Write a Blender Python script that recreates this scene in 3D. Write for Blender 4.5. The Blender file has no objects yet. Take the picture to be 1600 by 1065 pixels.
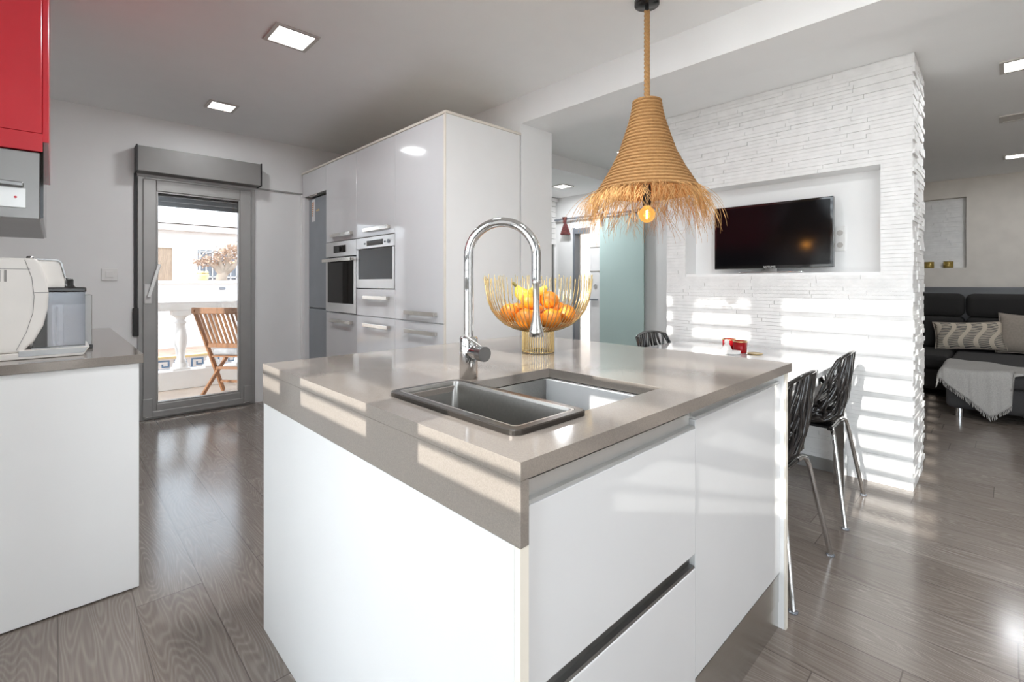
import bpy, bmesh, math, random
from mathutils import Vector, Matrix
from math import pi, sin, cos, radians as R
random.seed(7)
S = bpy.context.scene
C = S.collection

# ------------------------------------------------------------------ camera
TH = math.atan2(777, 746)                      # heading between the two room axes
cd = bpy.data.cameras.new('camera'); cam = bpy.data.objects.new('camera', cd); C.objects.link(cam)
cam.location = (0, 0, 1.2); cam.rotation_euler = (R(90), 0, TH - R(90))
cd.sensor_width = 36; cd.lens = 36 * 746 / 1600; cd.shift_y = -90.5 / 1600; cd.clip_start = .02
S.camera = cam
FW = Vector((cos(TH), sin(TH), 0)); RT = Vector((sin(TH), -cos(TH), 0))

# ------------------------------------------------------------------ world, sun, exposure
S.view_settings.view_transform = 'Standard'; S.view_settings.look = 'None'
S.view_settings.exposure = 0.42; S.view_settings.gamma = 1.0; S.view_settings.use_curve_mapping = False
S.cycles.use_denoising = True; S.cycles.max_bounces = 10; S.cycles.diffuse_bounces = 6
S.cycles.glossy_bounces = 6; S.cycles.transparent_max_bounces = 16
S.cycles.sample_clamp_indirect = 6; S.cycles.caustics_reflective = False; S.cycles.caustics_refractive = False
W = bpy.data.worlds.new('sky'); S.world = W; W.use_nodes = True
bg = W.node_tree.nodes['Background']; bg.inputs[0].default_value = (.86, .93, 1, 1); bg.inputs[1].default_value = 7
SUN = Vector((1, .08, -.345)).normalized()
sl = bpy.data.lights.new('sun', 'SUN'); sl.energy = 6.5; sl.angle = R(.53); sl.color = (1, .965, .91)
so = bpy.data.objects.new('sun', sl); C.objects.link(so); so.rotation_euler = SUN.to_track_quat('-Z', 'Y').to_euler()

def portal(name, loc, rot, sx, sy):
    l = bpy.data.lights.new(name, 'AREA'); l.shape = 'RECTANGLE'; l.size = sx; l.size_y = sy
    l.cycles.is_portal = True
    o = bpy.data.objects.new(name, l); C.objects.link(o); o.location = loc; o.rotation_euler = rot
portal('daylight_south', (.02, -2.98, 1.2), (R(90), 0, 0), .64, 2.4)
portal('daylight_west', (-.44, .97, 1.27), (0, R(-90), 0), 2.4, 2.2)
portal('daylight_west_far', (-.44, -1.82, 1.28), (0, R(-90), 0), 2.5, 2.2)
portal('daylight_north', (.985, 5.24, 1.05), (R(-90), 0, 0), .72, 1.9)

# ------------------------------------------------------------------ materials
def newmat(name):
    m = bpy.data.materials.new(name); m.use_nodes = True
    nt = m.node_tree; b = nt.nodes['Principled BSDF']
    return m, nt, b
def N(nt, t, **kw):
    n = nt.nodes.new(t)
    for k, v in kw.items():
        if k.startswith('i_'):
            key = k[2:]; key = int(key) if key.isdigit() else key
            n.inputs[key].default_value = v
        else: setattr(n, k, v)
    return n
def mth(nt, op, a, b=None, c=None):
    n = nt.nodes.new('ShaderNodeMath'); n.operation = op
    for i, v in enumerate((a, b, c)):
        if v is None: continue
        if isinstance(v, (int, float)): n.inputs[i].default_value = v
        else: nt.links.new(v, n.inputs[i])
    return n.outputs[0]
def ramp(nt, fac, stops):
    n = nt.nodes.new('ShaderNodeValToRGB'); e = n.color_ramp.elements
    while len(e) < len(stops): e.new(.5)
    for el, (p, c) in zip(e, stops): el.position = p; el.color = (*c, 1)
    nt.links.new(fac, n.inputs[0]); return n.outputs[0]
def objco(nt, scale=(1, 1, 1)):
    t = N(nt, 'ShaderNodeTexCoord'); m = N(nt, 'ShaderNodeMapping'); m.inputs['Scale'].default_value = scale
    nt.links.new(t.outputs['Object'], m.inputs[0]); return m.outputs[0]
def noise(nt, co, scale, detail=2, rough=.5):
    n = N(nt, 'ShaderNodeTexNoise'); n.inputs['Scale'].default_value = scale
    n.inputs['Detail'].default_value = detail; n.inputs['Roughness'].default_value = rough
    nt.links.new(co, n.inputs['Vector']); return n.outputs['Fac']
def mat(name, col, rough=.5, metal=0, var=.04, vscale=6, stretch=(1, 1, 1), bump=0, bscale=80, coat=0, spec=.5, emit=None, es=0, rvar=0):
    m, nt, b = newmat(name)
    co = objco(nt, stretch); f = noise(nt, co, vscale)
    lo = tuple(max(0, c * (1 - var)) for c in col); hi = tuple(min(1, c * (1 + var)) for c in col)
    nt.links.new(ramp(nt, f, [(.3, lo), (.7, hi)]), b.inputs['Base Color'])
    b.inputs['Roughness'].default_value = rough; b.inputs['Metallic'].default_value = metal
    b.inputs['Specular IOR Level'].default_value = spec; b.inputs['Coat Weight'].default_value = coat
    b.inputs['Coat Roughness'].default_value = .05
    if rvar: nt.links.new(mth(nt, 'MULTIPLY_ADD', f, rvar, rough - rvar / 2), b.inputs['Roughness'])
    if bump:
        f2 = noise(nt, co, bscale, 3); bn = N(nt, 'ShaderNodeBump'); bn.inputs['Strength'].default_value = bump
        bn.inputs['Distance'].default_value = .002; nt.links.new(f2, bn.inputs['Height']); nt.links.new(bn.outputs[0], b.inputs['Normal'])
    if emit: b.inputs['Emission Color'].default_value = (*emit, 1); b.inputs['Emission Strength'].default_value = es
    return m
def clear(name, tint=(1, 1, 1), ior=1.45, rough=.0, body=0., bodycol=(1, 1, 1)):
    m, nt, b = newmat(name); out = nt.nodes['Material Output']
    tr = N(nt, 'ShaderNodeBsdfTransparent'); tr.inputs[0].default_value = (*tint, 1)
    gl = N(nt, 'ShaderNodeBsdfGlossy'); gl.inputs['Roughness'].default_value = rough
    fr = N(nt, 'ShaderNodeFresnel'); fr.inputs[0].default_value = ior
    mx = N(nt, 'ShaderNodeMixShader'); nt.links.new(fr.outputs[0], mx.inputs[0]); nt.links.new(gl.outputs[0], mx.inputs[2])
    if body:
        df = N(nt, 'ShaderNodeBsdfDiffuse'); df.inputs[0].default_value = (*bodycol, 1)
        m2 = N(nt, 'ShaderNodeMixShader'); co = objco(nt); f = noise(nt, co, 2, 1)
        nt.links.new(mth(nt, 'MULTIPLY_ADD', f, body * .1, body * .95), m2.inputs[0])
        nt.links.new(tr.outputs[0], m2.inputs[1]); nt.links.new(df.outputs[0], m2.inputs[2]); nt.links.new(m2.outputs[0], mx.inputs[1])
    else: nt.links.new(tr.outputs[0], mx.inputs[1])
    nt.links.new(mx.outputs[0], out.inputs[0]); return m

def floor_mat():
    m, nt, b = newmat('oak_floor'); L = nt.links
    t = N(nt, 'ShaderNodeTexCoord'); sp = N(nt, 'ShaderNodeSeparateXYZ'); L.new(t.outputs['Object'], sp.inputs[0])
    px = mth(nt, 'DIVIDE', mth(nt, 'SUBTRACT', sp.outputs[0], .01), .21)
    pid = mth(nt, 'FLOOR', px); fx = mth(nt, 'FRACT', px)
    sh = mth(nt, 'FRACT', mth(nt, 'MULTIPLY', mth(nt, 'SINE', mth(nt, 'MULTIPLY', pid, 91.7)), 437.5))
    py = mth(nt, 'ADD', mth(nt, 'DIVIDE', sp.outputs[1], 1.25), sh)
    rid = mth(nt, 'FLOOR', py); fy = mth(nt, 'FRACT', py)
    rnd = mth(nt, 'FRACT', mth(nt, 'MULTIPLY', mth(nt, 'SINE', mth(nt, 'ADD', mth(nt, 'MULTIPLY', pid, 12.99), mth(nt, 'MULTIPLY', rid, 78.23))), 4375.85))
    # cathedral grain: contour lines of a stretched noise field
    cx = N(nt, 'ShaderNodeCombineXYZ'); L.new(mth(nt, 'MULTIPLY', sp.outputs[0], 6.), cx.inputs[0]); L.new(mth(nt, 'MULTIPLY', sp.outputs[1], .7), cx.inputs[1])
    L.new(mth(nt, 'MULTIPLY', rnd, 40), cx.inputs[2])
    f1 = noise(nt, cx.outputs[0], 1.0, 2, .45)
    ring = mth(nt, 'POWER', mth(nt, 'MULTIPLY_ADD', mth(nt, 'SINE', mth(nt, 'MULTIPLY', f1, 290)), .5, .5), 2.0)
    c2 = N(nt, 'ShaderNodeCombineXYZ'); L.new(mth(nt, 'MULTIPLY', sp.outputs[0], 130), c2.inputs[0]); L.new(mth(nt, 'MULTIPLY', sp.outputs[1], 3.5), c2.inputs[1]); L.new(rnd, c2.inputs[2])
    f2 = noise(nt, c2.outputs[0], 1, 3)
    g = mth(nt, 'ADD', mth(nt, 'MULTIPLY_ADD', ring, .20, .19), mth(nt, 'MULTIPLY', f2, .5))
    g = mth(nt, 'ADD', g, mth(nt, 'MULTIPLY_ADD', rnd, .16, -.08))
    col = ramp(nt, g, [(.12, (.112, .089, .073)), (.40, (.190, .158, .135)), (.66, (.25, .214, .187)), (.92, (.42, .38, .343))])
    e1 = mth(nt, 'LESS_THAN', mth(nt, 'MINIMUM', fx, mth(nt, 'SUBTRACT', 1, fx)), .009)
    e2 = mth(nt, 'LESS_THAN', mth(nt, 'MINIMUM', fy, mth(nt, 'SUBTRACT', 1, fy)), .0016)
    e = mth(nt, 'MAXIMUM', e1, e2)
    mx = N(nt, 'ShaderNodeMix', data_type='RGBA'); L.new(mth(nt, 'MULTIPLY', e, .6), mx.inputs[0]); L.new(col, mx.inputs[6]); mx.inputs[7].default_value = (.06, .05, .043, 1)
    L.new(mx.outputs[2], b.inputs['Base Color'])
    L.new(mth(nt, 'MULTIPLY_ADD', g, .08, .13), b.inputs['Roughness'])
    bn = N(nt, 'ShaderNodeBump'); bn.inputs['Strength'].default_value = .06; bn.inputs['Distance'].default_value = .001
    L.new(mth(nt, 'SUBTRACT', g, e), bn.inputs['Height']); L.new(bn.outputs[0], b.inputs['Normal'])
    b.inputs['Specular IOR Level'].default_value = .5
    return m
M = {}
M['floor'] = floor_mat()
M['wall'] = mat('white_paint', (.88, .88, .875), .6, var=.008, bump=.05, bscale=150)
M['ceil'] = mat('ceiling_paint', (.89, .89, .885), .65, var=.008)
M['tan'] = mat('warm_wall_paint', (.68, .635, .58), .7)
M['stone'] = mat('white_stone', (.82, .815, .805), .55, bump=.35, bscale=60, var=.05, vscale=14)
M['hoodsteel'] = mat('dull_steel', (.30, .295, .29), .34, .8)
M['darksteel'] = mat('dark_brushed_steel', (.30, .30, .30), .3, 1)
M['gloss'] = mat('gloss_white_lacquer', (.72, .725, .735), .09, var=.008, coat=.3)
M['satin'] = mat('satin_white', (.86, .86, .855), .28, var=.008)
M['matt'] = mat('matt_white', (.72, .72, .72), .35, var=.008)
M['cream'] = mat('cream_edging', (.80, .75, .66), .4)
M['red'] = mat('red_lacquer', (.62, .035, .05), .18)
M['quartz'] = mat('greige_quartz', (.232, .203, .178), .1, var=.1, vscale=420, spec=.42)
M['steel'] = mat('brushed_steel', (.62, .61, .59), .26, 1, vscale=3, stretch=(.3, .3, 60), rvar=.04)
M['sink'] = mat('sink_steel', (.43, .42, .40), .32, 1, var=.05, vscale=160, rvar=.06, bump=.02, bscale=300)
M['rim'] = mat('dark_steel_rim', (.055, .048, .042), .3, .6)
M['alu'] = mat('grey_aluminium', (.36, .355, .345), .38, .35)
M['alubox'] = mat('shutter_box_aluminium', (.25, .242, .235), .45, .2)
M['alu2'] = mat('handle_aluminium', (.70, .70, .69), .3, .6)
M['chrome'] = mat('chrome', (.66, .665, .67), .05, 1)
M['nickel'] = mat('satin_nickel', (.74, .71, .66), .2, 1)
M['black'] = mat('black_plastic', (.014, .013, .013), .22)
M['gblack'] = mat('gloss_black', (.012, .011, .011), .07, coat=.4)
M['dark'] = mat('dark_rubber', (.03, .03, .032), .55)
M['fridge'] = mat('grey_fridge', (.33, .36, .39), .35, .4)
M['glassblack'] = mat('black_glass', (.012, .010, .008), .05, spec=.2)
M['screen'] = mat('tv_screen', (.004, .004, .005), .12, spec=.22)
M['glass'] = clear('clear_glass', (.97, .98, .98))
M['frost'] = clear('green_frosted_glass', (.62, .78, .74), 1.5, .04, .7, (.66, .83, .80))
M['jug'] = clear('clear_plastic', (.86, .88, .92), 1.45, .08, .24, (.62, .66, .74))
M['smoke'] = clear('smoked_plastic', (.30, .31, .33), 1.45, .1, .3, (.16, .17, .19))
M['redglass'] = clear('red_glass', (.75, .02, .03), 1.45, .05, .5, (.6, .01, .02))
M['bulb'] = clear('glowing_amber_glass', (1, .78, .4), 1.3, .02)
def _glow(m):
    nt = m.node_tree; out = nt.nodes['Material Output']; src = out.inputs[0].links[0].from_socket
    em = N(nt, 'ShaderNodeEmission'); em.inputs[0].default_value = (1, .50, .12, 1); em.inputs[1].default_value = .9
    mx = N(nt, 'ShaderNodeMixShader'); mx.inputs[0].default_value = .6
    nt.links.new(src, mx.inputs[1]); nt.links.new(em.outputs[0], mx.inputs[2]); nt.links.new(mx.outputs[0], out.inputs[0])
_glow(M['bulb'])
M['fil'] = mat('filament', (1, .7, .3), .5, emit=(1, .62, .2), es=45)
M['rope'] = mat('jute_rope', (.40, .22, .085), .85, var=.16, vscale=60, stretch=(1, 1, 3))
M['fringe'] = mat('jute_fibre', (.55, .32, .125), .8, var=.25, vscale=30)
M['gold'] = mat('brass_wire', (.74, .56, .28), .24, 1)
M['orange'] = mat('orange_peel', (.80, .235, .015), .42, var=.12, vscale=12, bump=.35, bscale=260)
M['banana'] = mat('banana_skin', (.83, .60, .07), .45, var=.15, vscale=25)
M['btip'] = mat('banana_stem', (.23, .20, .06), .6)
M['lamp'] = mat('lit_diffuser', (1, 1, 1), .5, emit=(1, .97, .93), es=7)
M['lampoff'] = mat('unlit_diffuser', (.55, .52, .49), .5)
M['lampframe'] = mat('lamp_frame', (.56, .53, .50), .4, .3)
M['white'] = mat('white_plastic', (.82, .81, .79), .32)
M['ivory'] = mat('ivory_plastic', (.80, .77, .73), .3)
M['groove'] = mat('shadow_gap', (.30, .29, .28), .6)
M['sofa'] = mat('charcoal_fabric', (.020, .0185, .018), .95, var=.2, vscale=200, bump=.4, bscale=300)
M['sofa2'] = mat('grey_fabric', (.048, .046, .047), .95, var=.2, vscale=200, bump=.4, bscale=300)
M['throw'] = mat('grey_knit', (.42, .405, .385), .95, var=.12, vscale=150, bump=.5, bscale=220)
M['taupe'] = mat('taupe_cushion', (.31, .265, .225), .95, var=.08, vscale=60, bump=.3, bscale=300)
M['teak'] = mat('teak_wood', (.42, .20, .09), .5, var=.25, vscale=5, stretch=(6, 6, .8))
M['greycush'] = mat('grey_cushion', (.55, .56, .57), .9, var=.25, vscale=10)
M['mortar'] = mat('white_render', (.82, .81, .79), .8, bump=.2, bscale=40)
M['terrace'] = mat('terrace_tile', (.55, .47, .40), .6, var=.12, vscale=3)
M['street'] = mat('terracotta_paving', (.42, .28, .21), .8, var=.3, vscale=9)
M['wood'] = mat('pale_wood_door', (.42, .31, .22), .6, var=.2, vscale=8, stretch=(8, 1, 1))
M['bark'] = mat('pale_bark', (.42, .34, .27), .9, var=.2)
M['leaf'] = mat('dry_leaf', (.47, .33, .24), .9, var=.3, vscale=20)
M['pot'] = mat('yellow_planter', (.72, .58, .30), .6)
M['iron'] = mat('grey_iron', (.25, .27, .30), .5, .4)
M['bluetile'] = mat('blue_glaze', (.12, .22, .36), .3)
M['bag'] = mat('maroon_fabric', (.12, .03, .03), .8, var=.5, vscale=40)
M['doorwhite'] = mat('white_door', (.88, .88, .88), .3)
M['wallgrey'] = mat('grey_wall', (.50, .50, .51), .6)
M['ledge'] = mat('slate_ledge', (.17, .17, .18), .4)
M['palebounce'] = mat('pale_bounce_floor', (.78, .76, .73), .6)  # kept pale so the added floor throws daylight up into the room
M['hedge'] = mat('hedge_green', (.13, .145, .10), .9, var=.5, vscale=9, bump=.6, bscale=30)
M['dimglass'] = clear('dimming_glass', (.62, .635, .65))  # grey tint added to darken the overbright view outside
M['olive'] = mat('gold_glass', (.38, .27, .07), .25, .3)
M['paper'] = mat('white_label', (.85, .85, .85), .5)
M['labelorange'] = mat('orange_label', (.75, .30, .10), .5)
def cushion_mat():
    m, nt, b = newmat('patterned_cushion'); L = nt.links
    t = N(nt, 'ShaderNodeTexCoord'); sp = N(nt, 'ShaderNodeSeparateXYZ'); L.new(t.outputs['Object'], sp.inputs[0])
    x, z = sp.outputs[1], sp.outputs[2]
    wob = mth(nt, 'MULTIPLY', mth(nt, 'SINE', mth(nt, 'MULTIPLY', z, 17)), .045)
    u = mth(nt, 'ADD', x, wob)
    big = mth(nt, 'SINE', mth(nt, 'MULTIPLY', u, 50))
    thin = mth(nt, 'SINE', mth(nt, 'ADD', mth(nt, 'MULTIPLY', z, 330), mth(nt, 'MULTIPLY', mth(nt, 'SINE', mth(nt, 'MULTIPLY', x, 45)), 1.4)))
    a = mth(nt, 'GREATER_THAN', big, .55); c = mth(nt, 'GREATER_THAN', thin, .25)
    f = mth(nt, 'MAXIMUM', a, c)
    L.new(ramp(nt, f, [(.3, (.13, .12, .11)), (.7, (.55, .48, .39))]), b.inputs['Base Color']); b.inputs['Roughness'].default_value = .95
    return m
M['pattern'] = cushion_mat()

# ------------------------------------------------------------------ mesh helpers
OFF = {}
class MB:
    def __init__(s): s.v = []; s.f = []; s.sm = []; s.mi = []
    def add(s, vs, fs, smooth=False, mi=0):
        n = len(s.v); s.v += [tuple(v) for v in vs]
        for f in fs: s.f.append(tuple(i + n for i in f)); s.sm.append(smooth); s.mi.append(mi)
        return s
    def box(s, x0, x1, y0, y1, z0, z1, mi=0):
        return s.add([(x0, y0, z0), (x1, y0, z0), (x1, y1, z0), (x0, y1, z0), (x0, y0, z1), (x1, y0, z1), (x1, y1, z1), (x0, y1, z1)],
                     [(0, 3, 2, 1), (4, 5, 6, 7), (0, 1, 5, 4), (1, 2, 6, 5), (2, 3, 7, 6), (3, 0, 4, 7)], mi=mi)
    def bar(s, a, b, w, h, up=(0, 0, 1), mi=0):
        a, b = Vector(a), Vector(b); d = (b - a).normalized(); x = d.cross(Vector(up))
        if x.length < 1e-4: x = d.cross(Vector((1, 0, 0)))
        x.normalize(); y = x.cross(d); vs = []
        for p in (a, b):
            for i, j in ((-1, -1), (1, -1), (1, 1), (-1, 1)): vs.append(p + x * (i * w / 2) + y * (j * h / 2))
        return s.add(vs, [(0, 1, 2, 3), (7, 6, 5, 4), (0, 4, 5, 1), (1, 5, 6, 2), (2, 6, 7, 3), (3, 7, 4, 0)], mi=mi)
    def tube(s, pts, r, seg=12, caps=True, closed=False, flat=1., mi=0):
        P = [Vector(p) for p in pts]; n = len(P)
        rr = r if isinstance(r, (list, tuple)) else [r] * n
        t = []
        for i in range(n):
            if closed: d = P[(i + 1) % n] - P[i - 1]
            else: d = P[min(i + 1, n - 1)] - P[max(i - 1, 0)]
            t.append(d.normalized() if d.length > 1e-9 else Vector((0, 0, 1)))
        u = t[0].orthogonal().normalized()
        if abs(t[0].z) < .95: u = Vector((0, 0, 1)).cross(t[0]).normalized()
        vs = []
        for i in range(n):
            if i:
                u = u - t[i] * u.dot(t[i])
                u = u.normalized() if u.length > 1e-6 else t[i].orthogonal().normalized()
            w = t[i].cross(u)
            for k in range(seg):
                a = 2 * pi * k / seg; vs.append(P[i] + u * (cos(a) * rr[i]) + w * (sin(a) * rr[i] * flat))
        fs = []; m = n if closed else n - 1
        for i in range(m):
            j = (i + 1) % n
            for k in range(seg):
                k2 = (k + 1) % seg; fs.append((i * seg + k, i * seg + k2, j * seg + k2, j * seg + k))
        s.add(vs, fs, True, mi)
        if caps and not closed:
            s.add(vs[:seg], [tuple(range(seg - 1, -1, -1))], mi=mi); s.add(vs[-seg:], [tuple(range(seg))], mi=mi)
        return s
    def cyl(s, a, b, r, seg=24, mi=0): return s.tube([a, b], r, seg, mi=mi)
    def lathe(s, prof, c=(0, 0, 0), seg=32, mi=0, fn=None, smooth=True):
        vs = []; n = len(prof)
        for i, (r, z) in enumerate(prof):
            for k in range(seg):
                a = 2 * pi * k / seg; q = r + (fn(a, i) if fn else 0)
                vs.append((c[0] + q * cos(a), c[1] + q * sin(a), c[2] + z))
        fs = [(i * seg + k, i * seg + (k + 1) % seg, (i + 1) * seg + (k + 1) % seg, (i + 1) * seg + k) for i in range(n - 1) for k in range(seg)]
        return s.add(vs, fs, smooth, mi)
    def prism(s, poly, axis, a, b, mi=0):
        def pt(p, t):
            return {'x': (t, p[0], p[1]), 'y': (p[0], t, p[1]), 'z': (p[0], p[1], t)}[axis]
        n = len(poly); vs = [pt(p, a) for p in poly] + [pt(p, b) for p in poly]
        fs = [tuple(range(n - 1, -1, -1)), tuple(range(n, 2 * n))] + [(i, (i + 1) % n, n + (i + 1) % n, n + i) for i in range(n)]
        return s.add(vs, fs, mi=mi)
    def sphere(s, c, r, seg=20, rings=12, sc=(1, 1, 1), mi=0):
        vs = []; 
        for i in range(rings + 1):
            p = pi * i / rings
            for k in range(seg):
                a = 2 * pi * k / seg
                vs.append((c[0] + r * sc[0] * sin(p) * cos(a), c[1] + r * sc[1] * sin(p) * sin(a), c[2] - r * sc[2] * cos(p)))
        fs = [(i * seg + k, i * seg + (k + 1) % seg, (i + 1) * seg + (k + 1) % seg, (i + 1) * seg + k) for i in range(rings) for k in range(seg)]
        return s.add(vs, fs, True, mi)
    def grid(s, fn, nu, nv, smooth=True, mi=0):
        vs = [fn(i / nu, j / nv) for j in range(nv + 1) for i in range(nu + 1)]
        fs = [(j * (nu + 1) + i, j * (nu + 1) + i + 1, (j + 1) * (nu + 1) + i + 1, (j + 1) * (nu + 1) + i) for j in range(nv) for i in range(nu)]
        return s.add(vs, fs, smooth, mi)
    def build(s, name, m, parent=None, bevel=0, seg=2, weld=False):
        off = OFF.get(parent.name, Vector()) if parent else Vector()
        me = bpy.data.meshes.new(name)
        me.from_pydata([(Vector(v) - off)[:] for v in s.v], [], s.f)
        for q in (m if isinstance(m, (list, tuple)) else [m]): me.materials.append(M[q])
        me.polygons.foreach_set('use_smooth', s.sm); me.polygons.foreach_set('material_index', s.mi)
        if weld:
            bm = bmesh.new(); bm.from_mesh(me); bmesh.ops.remove_doubles(bm, verts=bm.verts, dist=1e-5); bmesh.ops.recalc_face_normals(bm, faces=bm.faces); bm.to_mesh(me); bm.free()
        me.update()
        o = bpy.data.objects.new(name, me); C.objects.link(o)
        if parent: o.parent = parent; OFF[o.name] = off
        if bevel:
            b = o.modifiers.new('bevel', 'BEVEL'); b.width = bevel; b.segments = seg; b.limit_method = 'ANGLE'; b.angle_limit = R(50)
        return o
def B(*a): return MB().box(*a)
def thing(name, label, cat, loc=(0, 0, 0), group=None):
    o = bpy.data.objects.new(name, None); C.objects.link(o); o.empty_display_size = .1
    o.location = loc; OFF[o.name] = Vector(loc); o['label'] = label; o['category'] = cat
    if group: o['group'] = group
    return o
def tag(o, label, cat, group=None):
    o['label'] = label; o['category'] = cat
    if group: o['group'] = group
    return o
def struct(name, mb, m, parent=None, bevel=0):
    o = mb.build(name, m, parent, bevel)
    if not parent: o['kind'] = 'structure'
    return o
def sroot(name, loc):
    o = bpy.data.objects.new(name, None); C.objects.link(o); o.location = loc; OFF[o.name] = Vector(loc); o['kind'] = 'structure'; return o
def recentre(o, loc):
    """put a single-mesh thing's origin at its base"""
    loc = Vector(loc); o.data.transform(Matrix.Translation(-loc)); o.location = loc; return o
def dup(root, loc, rotz, label=None, group=None):
    r = root.copy(); C.objects.link(r); r.location = loc; r.rotation_euler = (0, 0, rotz)
    if label: r['label'] = label
    if group: r['group'] = group
    for ch in list(root.children):
        c = ch.copy(); C.objects.link(c); c.parent = r
        for g in ch.children:
            d = g.copy(); C.objects.link(d); d.parent = c
    return r

# ------------------------------------------------------------------ the setting
struct('floor', B(-.65, 8.6, -3.2, 5.27, -.1, 0), 'floor')
struct('ceiling', B(-.65, 2.64, -3.2, 5.45, 2.66, 2.85), 'ceil')
struct('ceiling_living', B(3.0, 8.6, -3.2, 3.256, 2.53, 2.85), 'ceil')
struct('ceiling_hall', B(3.0, 5.3, 3.256, 4.6, 2.385, 2.85), 'ceil')
struct('trim_beam', B(2.64, 3.0, -3.2, 2.645, 2.45, 2.85), 'wall')
struct('wall_middle', B(2.64, 3.0, 2.645, 5.45, 0, 2.85), 'wall')
# west wall: closed behind the counter, windows towards the camera side
w = MB().box(-.65, -.45, 2.05, 5.25, 0, 2.66)
w.box(-.65, -.45, -.75, 2.05, 0, .06).box(-.65, -.45, -3.0, 2.05, 2.58, 2.66)
w.box(-.65, -.45, -3.0, -2.9, 0, 2.58).box(-.65, -.45, -.75, -.09, .06, 2.58)
struct('wall_left', w, 'wall')
def window(name, ya, yb, posts, z0=.30):
    r = sroot(name, (-.55, (ya + yb) / 2, z0))
    f = MB().box(-.58, -.52, ya, yb, z0, z0 + .06).box(-.58, -.52, ya, yb, 2.52, 2.58)
    for a, b in posts: f.box(-.58, -.52, a, b, z0 + .06, 2.52)
    f.build('window_frame', 'alu', r)
    B(-.555, -.55, ya + .02, yb - .02, z0 + .04, 2.55).build('pane', 'glass', r)
    return r
w1 = window('window_1', -.09, 2.05, [(-.09, -.045), (.735, .95), (1.365, 1.54), (1.95, 2.05)], .06)
w2 = window('window_added', -2.9, -.75, [(-2.9, -2.85), (-1.87, -1.78), (-.80, -.75)], 0)  # unseen clear window added to bring in more sky and sun
# roller shutters in front of the panes: bottom bar crisps the sun edge, slats with open joints above
def shutter(r, ya, yb, lo, pitch, gap):
    s = MB(); s.box(-.635, -.622, ya, yb, lo[0] - .085, lo[0])
    for a, b in lo[1]: s.box(-.635, -.622, ya, yb, a, b)
    z = lo[2]
    while z < 2.55: s.box(-.635, -.622, ya, yb, z, z + pitch - gap); z += pitch
    s.build('shutter', 'white', r)
shutter(w1, -.09, 2.05, (1.238, [(1.280, 1.296)], 1.362), .117, .060)
# unseen pale wall added outside to block low sun and reflect sky
struct('wall_sun_blocker', B(-5.2, -5.0, -1.2, 3.2, -.16, 1.195 + .345 * 4.37), 'mortar')
struct('floor_added_bounce', B(-5.0, -.66, -4.5, 3.2, -.16, -.06), 'palebounce')  # unseen pale floor added to bounce sky light upwards
# south wall with a glazed door added behind the camera to let in daylight
w = MB().box(-.65, -.3, -3.2, -3.0, 0, 2.66).box(.34, 8.6, -3.2, -3.0, 0, 2.66).box(-.3, .34, -3.2, -3.0, 2.42, 2.66)
struct('wall_south', w, 'wall')
d = sroot('door_added', (.02, -3.1, 0))
f = MB()
for a, b in ((-.3, -.22), (.26, .34)): f.box(a, b, -3.14, -3.06, 0, 2.42)
f.box(-.3, .34, -3.14, -3.06, 0, .07).box(-.3, .34, -3.14, -3.06, 2.34, 2.42); f.build('frame', 'alu', d)
B(-.24, .28, -3.105, -3.095, .05, 2.36).build('pane', 'glass', d)
# back wall with the balcony door
w = MB().box(-.65, .525, 5.25, 5.45, 0, 2.66).box(1.455, 2.64, 5.25, 5.45, 0, 2.66).box(.525, 1.455, 5.25, 5.45, 2.13, 2.66)
struct('wall_back', w, 'wall')
# hall wall, hall end wall, living room walls
w = MB().box(5.1, 5.25, 2.6, 3.80, 0, 2.53).box(5.1, 5.25, 4.10, 4.6, 0, 2.53).box(5.1, 5.25, 3.80, 4.10, 1.93, 2.53)
struct('wall_hall', w, 'wall')
struct('wall_hall_end', B(3.0, 5.1, 4.42, 4.6, 0, 2.53), 'wall')
struct('wall_living_north', B(5.25, 8.6, 2.6, 2.75, 0, 2.53), 'tan')
w = MB().box(8.35, 8.6, -3.0, .377, 0, 2.53).box(8.35, 8.6, 1.7, 2.6, 0, 2.53).box(8.35, 8.6, .377, 1.7, 0, 1.395).box(8.35, 8.6, .377, 1.7, 2.296, 2.53)
struct('wall_right', w, 'tan')
def strips(mb, n0, n1, z0, z1, face, hole=None, dep=(.010, .015), L=(.2, .55), h=.0245):
    z = z0
    while z < z1 - .004:
        zt = min(z + h, z1); a = n0
        while a < n1:
            b = min(a + random.uniform(*L), n1)
            if n1 - b < .05: b = n1
            segs = [(a, b)]
            if hole and zt > hole[2] + .004 and z < hole[3] - .004:
                segs = [(p, q) for p, q in ((a, min(b, hole[0])), (max(a, hole[1]), b)) if q - p > .004]
            for p, q in segs: face(mb, p + .0006, q - .0006, z + .0005, zt - .0005, random.uniform(*dep))
            a = b
        z = zt
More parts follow.
